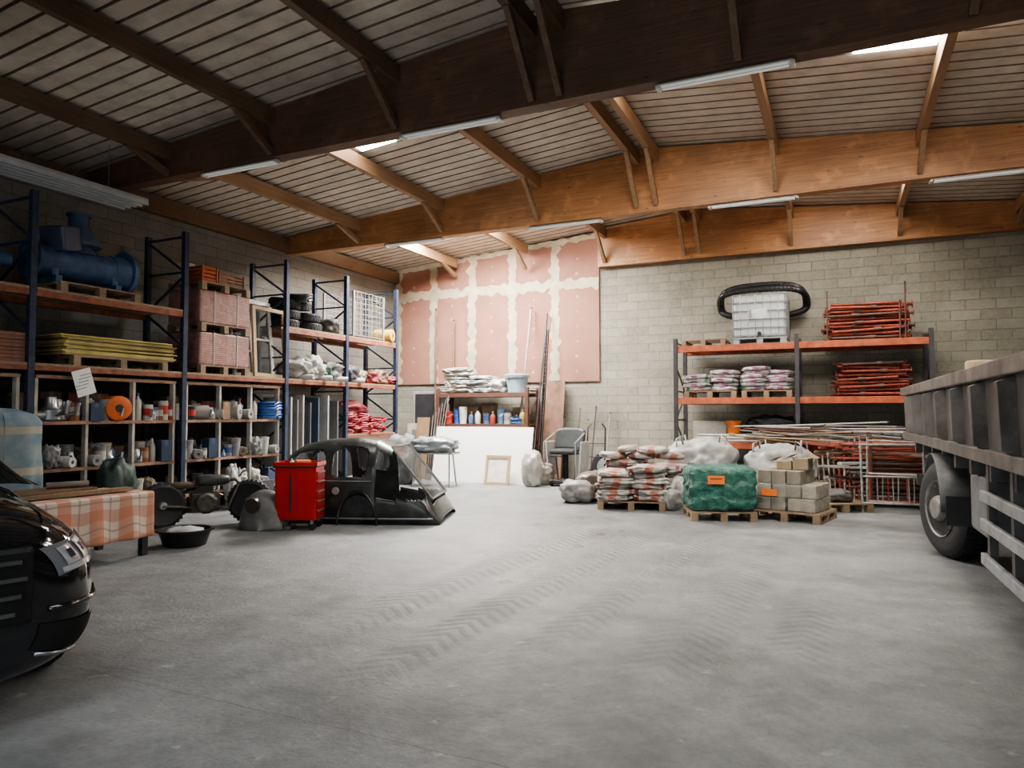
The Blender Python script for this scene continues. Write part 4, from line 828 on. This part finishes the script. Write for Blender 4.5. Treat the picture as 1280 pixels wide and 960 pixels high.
pallet('pallet under the left colourful bags on the orange rack',(xa,15.45,K2),0,None,(1.05,.9)); pallet('pallet under the pink-banded bags on the orange rack',(xb,15.45,K2),0,None,(.95,.9))
sack_pile('r',xa,15.45,K2+.145,2,2,5,(.52,.42,.085),b1,'pink and green printed bag on the left pallet of the orange rack','bags on the left rack pallet',0,.04,lambda i,j,l:l==4 and i==0,'adhesive_bag')
b2=[band_mat((.54,.52,.52),(.45,.13,.26)),band_mat((.52,.51,.5),(.42,.2,.3),(.2,.3,.23))]
sack_pile('s',xb,15.45,K2+.145,2,2,6,(.48,.42,.08),b2,'white bag with pink band on the right pallet of the orange rack','bags on the right rack pallet',0,.04,lambda i,j,l:l==5 and i==1,'adhesive_bag')
WP=M((.42,.42,.4),.4)
for i in range(13):
    a=Vector((-2.75+random.uniform(0,.3),15.05+.07*(i%6),K1+.03+.055*(i//6))); pole('white plastic pipe in the bundle on the lower orange level',a,a+Vector((1.75,random.uniform(-.05,.05),.0)),.026,WP,'plastic_pipe','pipe','white pipes on the lower level')
for i in range(34):
    a=Vector((random.uniform(-2.1,-.1),14.55+random.uniform(-.15,.25),K1+.12+random.uniform(0,.24))); L=random.uniform(1.0,2.2); an=random.uniform(-.25,.2)
    pole('thin pipe or bar lying across the front of the lower rack level',a,a+Vector((L*math.cos(an),L*math.sin(an)*.5,random.uniform(-.28,.1))),random.uniform(.01,.022),random.choice((WP,M(STEEL,.4,.7),M((.2,.18,.16),.6),M((.3,.22,.13),.7),DP)),'thin_pipe','pipe','thin pipes across the lower level')
for i in range(9):
    a=Vector((-1.7+.12*i,14.9+.05*i,K1+.17+.03*(i%3))); b=a+Vector((1.6-.08*i,-.55-.03*i,-.12-.02*i)); plank('board sticking out in front of the lower orange level',a,b,.1,.03,random.choice((pal_w,ply,M((.3,.28,.26),.7),M((.15,.14,.13),.6))),group='boards sticking out of the rack')
bucket('orange bucket on the lower level above the bulk bag',(at_y(915,545,15.02).x,15.3,K1+.17),0,None,(.65,.17,.03),.26,.15)
lump('tangled black cable heap on the lower rack level',(-1.3,15.6,K1+.14),0,None,(.8,.5,.4),DARK,name='cable_heap',cat='cable',amp=.4,fr=3)
carton('long white carton on the lower rack level at left',(-2.55,15.72,K1+.0),.1,None,(.7,.3,.42),OFF)
for i,(px,c,nm) in enumerate(((1093,YEL,'yellow'),(1108,OFF,'white'),(1122,(.2,.22,.25),'grey'))): bucket('%s bucket on the lower level under the red props'%nm,(at_y(px,530,15.1).x,15.25,K1),0,None,c,.34,.13)
carton('brown carton at the right end of the lower rack level',(at_y(1070,530,15.2).x,15.35,K1),0,None,(.3,.35,.3),TAN)
lump('dusty grey sheet bundle between cartons on the lower level',(at_y(1030,530,15.2).x,15.4,K1),0,None,(.8,.5,.35),(.16,.15,.13),amp=.3)
for i in range(26):
    x=.05+random.uniform(-.55,.8); y=14.05+random.uniform(-.45,.4); z=.06+.04*i; L=random.uniform(.9,1.8); a=random.uniform(-.6,.6)
    c=random.choice((pal_w,ply,M((.32,.32,.3),.5),M((.16,.14,.12),.7),RP,brownw,brownw))
    plank('rough timber or batten in the heap before the orange rack',(x-L/2*math.cos(a),y-L/2*math.sin(a),z),(x+L/2*math.cos(a),y+L/2*math.sin(a),z+random.uniform(-.05,.05)),random.uniform(.03,.12),.04,c,group='timber heap')
for i in range(9):
    a=Vector((-.3+i*.07,13.1+.03*i,0)); pole('thin pale batten leaning upright towards the orange rack',a,a+Vector((-.1+.02*i,1.0,.8+.05*i)),.016,random.choice((M((.3,.28,.25),.5),M((.2,.16,.12),.6),RP)),'leaning_batten','batten','leaning battens')
carton('flattened pale carton on the floor under the orange rack',(-2.3,15.4,0),.1,None,(.9,.6,.5),(.25,.22,.17)); carton('brown crate-like carton on the floor under the right bay',(.4,15.4,0),-.1,None,(1.0,.6,.55),(.22,.16,.1))
lump('grey rubble bag on the floor under the left bay',(-1.4,15.4,0),.2,None,(.8,.6,.6),(.18,.18,.17),amp=.25)
sx0=at_y(1075,600,12.9).x
def scaf(label,loc,rot,w,h,mat,group):
    t=thing('scaffold_section',label,'scaffold frame',loc,0,group,rot)
    for s in(-w/2,w/2): MB().tube([(s,0,0),(s,0,h)],.02,8).build('standard',mat,t,smooth=40)
    for z in (.15,h*.5,h-.06): MB().tube([(-w/2,0,z),(w/2,0,z)],.016,8).build('rail',mat,t,smooth=40)
    for k in range(3): MB().tube([(-w/2+w*(k+1)/4,0,.15),(-w/2+w*(k+1)/4,0,h*.5)],.011,6).build('infill_bar',mat,t)
GS=M((.32,.32,.305),.45,.6,.35,10)
scaf('front galvanised scaffold frame standing before the red tubes',(sx0+.48,12.85,0),(rad(-8),0,.1),.9,1.15,GS,None)
scaf('second galvanised scaffold frame just behind the first',(sx0+.55,13.0,0),(rad(-8),.03,.05),.9,1.2,GS,None)
scaf('red scaffold frame leaning behind the galvanised ones',(sx0+.7,13.2,0),(rad(-8),0,0),1.1,1.15,RP2,None)
t=thing('tube_stillage','open steel stillage holding the red scaffold tubes','stillage',(1.2,13.85,0))
for x in(-.75,.75):
    for y in(-.35,.35): MB().bb(x-.03,x+.03,y-.03,y+.03,0,1.25).build('post',DP,t)
    MB().bb(x-.03,x+.03,-.32,.32,.08,.14).build('cross_member',DP,t)
for r in range(12):
    for k in range(6):
        a=Vector((.2+random.uniform(-.4,.15),13.56+.115*k,.17+.08*r)); L=random.uniform(1.5,2.1)
        t=thing('scaffold_tube','red scaffold tube in the stillage beside the truck','scaffold tube',a,0,'red scaffold tubes in the stillage',(0,random.uniform(-.03,.03),random.uniform(-.04,.04)))
        MB().tube([(0,0,0),(L,0,0)],.02,8).build('tube',random.choice((RP,RP2,DP,GS,DP)),t,smooth=40); MB().box((0,0,0),(.03,.06,.06)).build('wedge_end',DP,t)
carton('pale carton resting on top of the red scaffold tubes',(1.45,13.85,1.1),.2,None,(.5,.4,.2),(.32,.25,.17))
# ---------------------------------------------------------------- truck
TX=.9; TROT=rad(1.3); TM=M((.065,.06,.057),.5,.3,.65,3,.3); TR=M((.1,.093,.088),.5,.3,.5,4); TG=M((.34,.35,.36),.45,.5,.35,5)
t=thing('tipper_truck','grey tipper truck with ribbed steel bed parked at right','truck',(TX,12.2,0),TROT)
W=2.4; y0,y1=-9.9,0; ZB=1.3
mb=MB(); mb.bb(0,.05,y0,y1,ZB,1.9); mb.bb(W-.05,W,y0,y1,ZB,1.9); mb.bb(.05,W-.05,y1-.06,y1,ZB,1.9); mb.bb(.05,W-.05,y0,y0+.06,ZB,1.9); mb.bb(.05,W-.05,y0+.06,y1-.06,ZB,ZB+.05); mb.build('bed',TM,t)
for s,a in((-.07,.02),(W-.02,W+.07)): MB().bb(s,a+.04,y0,y1+.02,1.85,1.97).build('top_rail',M((.22,.205,.195),.4,.5,.5,4),t,bevel=.012)
MB().bb(-.05,W+.05,y1+.02,y1+.07,1.85,1.97).build('tail_rail',M((.22,.205,.195),.4,.5,.5,4),t,bevel=.01)
y=y0+.5
while y<y1:
    MB().add([(0,y-.13,ZB+.01),(0,y+.13,ZB+.01),(-.09,y-.05,ZB+.05),(-.09,y+.05,ZB+.05),(0,y-.03,1.85),(0,y+.23,1.85),(-.09,y+.04,1.81),(-.09,y+.15,1.81)],[(0,2,3,1),(4,5,7,6),(0,4,6,2),(1,3,7,5),(2,6,7,3)]).build('bed_rib',TR,t,bevel=.005); y+=.95
MB().bb(-.05,.03,y0,y1,ZB-.09,ZB+.02).build('bottom_rail',M((.16,.15,.14),.45,.5,.5,4),t,bevel=.01)
for x in(.75,1.6): MB().bb(x,x+.1,y0,y1-.3,.78,1.05).build('chassis_rail',M(DARK,.5,.3),t)
for k in range(12): MB().bb(.05,W-.05,y0+.4+k*.8,y0+.5+k*.8,1.05,1.21).build('cross_bearer',TR,t)
def axle(yy,steer,R=.53):
    for x,mir in((.02,1),(W-.02,-1)):
        w=MB(); w.lathe([(.3,.0),(.4,-.02),(.48,0),(R-.01,.03),(R,.07),(R,.27),(R-.03,.33),(.3,.34)],(0,0,0),'x',40)
        for k in range(44):
            a=2*pi*k/44
            for xx in(.09,.17,.25): w.box((xx,R*math.cos(a),R*math.sin(a)),(.065,.05,.03),(a+pi/2,0,0))
        o=w.build('wheel',M((.022,.022,.023),.65,0,.3,20,.3),t,(x,yy,R+.01),(0,0,steer if mir>0 else pi+steer),smooth=35)
        MB().lathe([(.3,.0),(.315,-.015),(.29,.03),(.24,.09),(.15,.1),(.14,-.02),(.11,-.06),(.04,-.07)],(0,0,0),'x',28).build('rim',M((.22,.215,.21),.5,.4,.4),o,smooth=35)
        nuts=MB()
        for k in range(8): a=2*pi*k/8; nuts.lathe([(.018,.08),(.018,.06)],(-.0,.19*math.cos(a),.19*math.sin(a)),'x',6)
        nuts.build('wheel_nuts',M(STEEL,.4,.8),o)
    MB().tube([(.3,yy,.53),(W-.3,yy,.53)],.09,10).build('axle',M(DARK,.5,.4),t)
axle(-3.0,rad(18))
def mud(yc): 
    def f(u,v): a=rad(5+170*u); return Vector((-.06+.54*v,yc+.68*math.cos(a),.52+.63*math.sin(a)))
    return f
MB().grid(mud(-3.0),20,3).build('mudguard',M((.07,.07,.07),.5,.1,.4),t,smooth=True,solid=.014)
MB().bb(-.02,.44,-3.72,-3.7,.45,.75).build('mud_flap',M((.03,.03,.03),.7),t)
for z in (.93,.7,.42):
    MB().bb(.0,.04,-9.2,-5.3,z-.045,z+.045).build('side_guard_rail',TG,t,bevel=.008)
for yy in(-8.5,-7.2,-6.2,-5.4): MB().bb(.04,.1,yy-.04,yy+.04,.36,1.2).build('guard_bracket',TR,t)
MB().bb(.1,.7,-5.1,-4.3,.52,1.05).build('storage_box',M((.2,.205,.21),.45,.4),t,bevel=.04)
MB().lathe([(.2,-7.4),(.25,-7.38),(.25,-5.9),(.2,-5.88)],(.4,0,.75),'y',24).build('air_tank',M((.1,.1,.105),.35,.4),t,smooth=35)
MB().bb(.14,.72,-8.8,-7.6,.5,1.05).build('battery_box',M((.05,.05,.05),.5,.2),t,bevel=.03)
MB().bb(.1,W-.1,-.25,-.15,.55,.7).build('rear_bumper',TR,t)
for k in range(3): MB().tube([(.25+.1*k,-4.2,.9),(.3+.1*k,-3.0,1.18),(.25+.1*k,-1.5,.95)],.018,6).build('brake_hose',M(BLACK,.5),t,smooth=True)
q=at_y(1227,452,8.4)
o=MB().lathe([(.14,0),(.145,.01),(.145,.75),(.13,.77)],n=18).build('wooden_log',wood((.28,.19,.11),(.42,.3,.18),2),None,(q.x,8.4,ZB+.051),smooth=40); tag(o,'round pale log standing up inside the truck bed','log')
# ---------------------------------------------------------------- black car
g=G('black_paint'); g.col((.008,.008,.01)); g.set(.1); g.b.inputs['Coat Weight'].default_value=1; CP=g.m
CRZ=rad(-17); corner=Vector((-3.82,2.64,0)); c0=corner-Vector((-math.sin(CRZ),math.cos(CRZ),0))*.88
t=thing('black_car','shiny black car nose at the left edge of the view','car',(c0.x,c0.y,0),CRZ); t.scale=(1.03,1.0,1.08)
S=[(.12,.3,.34,.82),(.1,.68,.24,.9),(.02,.86,.2,.95),(-.14,.94,.19,.985),(-.4,.98,.2,1.015),(-.9,.98,.22,1.05),(-1.4,.98,.22,1.1),(-2.4,.98,.24,1.08),(-3.6,.98,.26,1.08),(-4.3,.94,.3,1.05),(-4.6,.8,.35,.98),(-4.66,.5,.45,.85)]
def cat(i,k,j):
    a=S[max(i-1,0)][j];b=S[i][j];c=S[min(i+1,len(S)-1)][j];d=S[min(i+2,len(S)-1)][j]
    return .5*((2*b)+(-a+c)*k+(2*a-5*b+4*c-d)*k*k+(-a+3*b-3*c+d)*k**3)
def cs(u,v,off=0):
    i=min(int(u),len(S)-2); k=u-i; x,w,zb,zt=[cat(i,k,j) for j in range(4)]; a=2*pi*v
    cy_,sz=math.cos(a),math.sin(a); w+=off; h=(zt-zb)/2+off
    y=math.copysign(abs(cy_)**.5,cy_)*w*(1-.1*max(0,sz)); z=(zt+zb)/2+math.copysign(abs(sz)**.62,sz)*h+.03*max(0,sz)*(1-(y/max(w,.01))**2)
    return Vector((x+off*max(0,1-u/2.5),y,z))
mb=MB(); mb.grid(lambda u,v:cs(u*(len(S)-1),v),110,64); mb.add([cs(0,k/32) for k in range(32)],[tuple(range(32))]); mb.build('body',CP,t,smooth=60)
def patch(name,u0,u1,v0,v1,off,mat,parent=None,n=12,taper=0): return MB().grid(lambda u,v:cs(u0+(u1-u0)*u,(v0+v1)/2+(v-.5)*(v1-v0)*(1-taper*u),off),n,n).build(name,mat,parent or t,smooth=True)
g=G('headlight_glass'); g.col((.16,.17,.18)); g.set(.05); g.b.inputs['Coat Weight'].default_value=1
LN=M((.75,.78,.82),.12,.6,.1,20,0)
for v0,v1,sg in((.025,.1,1),(.475,.4,-1)):
    h=patch('headlight',1.1,3.9,v0,v1,.012,g.m,taper=.6)
    vm=(v0+v1)/2
    for ua in (1.35,2.05):
        patch('lens_reflector',ua,ua+.5,vm-.022,vm+.022,.02,LN,h); patch('lens_bulb',ua+.15,ua+.35,vm-.01,vm+.01,.026,M((.05,.05,.06),.1),h)
    patch('daytime_lamp',1.2,3.6,v0+sg*.004,v0+sg*.014,.018,LN,h)
for v0,v1 in((.13,.145),(.355,.37)): patch('bonnet_crease',.9,5.5,v0,v1,.008,CP)
for k in range(4): z=.54+k*.08; MB().box((.125,0,z),(.05,1.1-.05*abs(k-2),.018)).build('grille_slat',M((.22,.22,.225),.3,.9),t)
MB().box((.095,0,.66),(.06,1.18,.38)).build('grille',M((.01,.01,.01),.4),t,bevel=.03)
mb=MB(); mb.lathe([(.1,.0),(.115,.01),(.1,.02),(.085,.01)],(.15,0,.66),'x',24); mb.build('emblem',M((.6,.6,.62),.2,.9),t,smooth=40)
MB().box((.16,.1,.4),(.012,.6,.11)).build('number_plate',M((.7,.7,.68),.4),t,bevel=.004)
for s in(-1,1):
    patch('bumper_intake',.8,2.8,(.91 if s>0 else .525),(.975 if s>0 else .59),.01,M((.004,.004,.004),.8))
    MB().tube([cs(u,.9 if s>0 else .6,.014) for u in (.9,1.4,1.9,2.4,2.8)],.01,6).build('bumper_trim',M((.3,.3,.31),.25,.8),t,smooth=True)
    MB().tube([cs(u,.995 if s>0 else .505,.01) for u in (.9,1.4,1.9,2.4,2.9,3.4)],.014,6).build('bumper_crease',CP,t,smooth=True)
    for x in(-.9,-3.75):
        w=MB(); w.lathe([(.2,-.13),(.34,-.12),(.37,-.06),(.37,.06),(.34,.12),(.2,.13)],(x,s*.86,.35),'y',28); o=w.build('wheel',RUB,t,smooth=35)
        mb=MB()
        for k in range(5): a=2*pi*k/5; mb.bar((x,s*.98,.35),(x+.22*math.cos(a),s*.98,.35+.22*math.sin(a)),.05,.03)
        mb.lathe([(.21,-.01),(.24,0),(.21,.01)],(x,s*.975,.35),'y',24); mb.build('rim',M((.35,.36,.37),.3,.9),o)
g=G('car_glass'); g.col((.01,.012,.014)); g.set(.05)
mb=MB()
def cab(u,v):
    prof=[(-1.35,1.04,.86),(-2.1,1.58,.68),(-2.6,1.66,.66),(-3.6,1.62,.66),(-4.3,1.1,.8)]; f=u*4; i=min(int(f),3); k=f-i
    x,z,w=[prof[i][j]*(1-k)+prof[i+1][j]*k for j in range(3)]; a=pi*v; c=-math.cos(a); return Vector((x,math.copysign(abs(c)**.4,c)*(w+.2*(1-max(0,math.sin(a))**.3)),1.0+(z-1.0)*max(0,math.sin(a))**.35))
mb.grid(cab,24,24); mb.build('cabin_glass',g.m,t,smooth=True)
MB().grid(lambda u,v:cab(.3+.4*u,.25+.5*v)+Vector((0,0,.012)),12,12).build('roof_panel',CP,t,smooth=True)
# ---------------------------------------------------------------- light, world, camera
def area(loc,rot,sx,sy,e,c=(1,1,1)):
    l=bpy.data.lights.new('lamp','AREA'); l.shape='RECTANGLE'; l.size=sx; l.size_y=sy; l.energy=e; l.color=c; o=bpy.data.objects.new('entrance_daylight',l); C.objects.link(o); o.location=loc; o.rotation_euler=rot
area((-1.75,-4.6,1.7),(rad(86),0,0),7,3,190,(.9,.95,1.0))
w=bpy.data.worlds.new('World'); SC.world=w; w.use_nodes=True; w.node_tree.nodes['Background'].inputs[0].default_value=(.8,.9,1,1); w.node_tree.nodes['Background'].inputs[1].default_value=.4
cam=bpy.data.cameras.new('camera'); cam.sensor_width=36; cam.lens=F/1280*36; cam.clip_start=.05; o=bpy.data.objects.new('camera',cam); C.objects.link(o); o.location=EYE; o.rotation_euler=(pi/2+PITCH,0,YAW); SC.camera=o
SC.view_settings.view_transform='AgX'; SC.view_settings.exposure=0.4
try: SC.view_settings.look='AgX - Medium High Contrast'
except Exception: pass
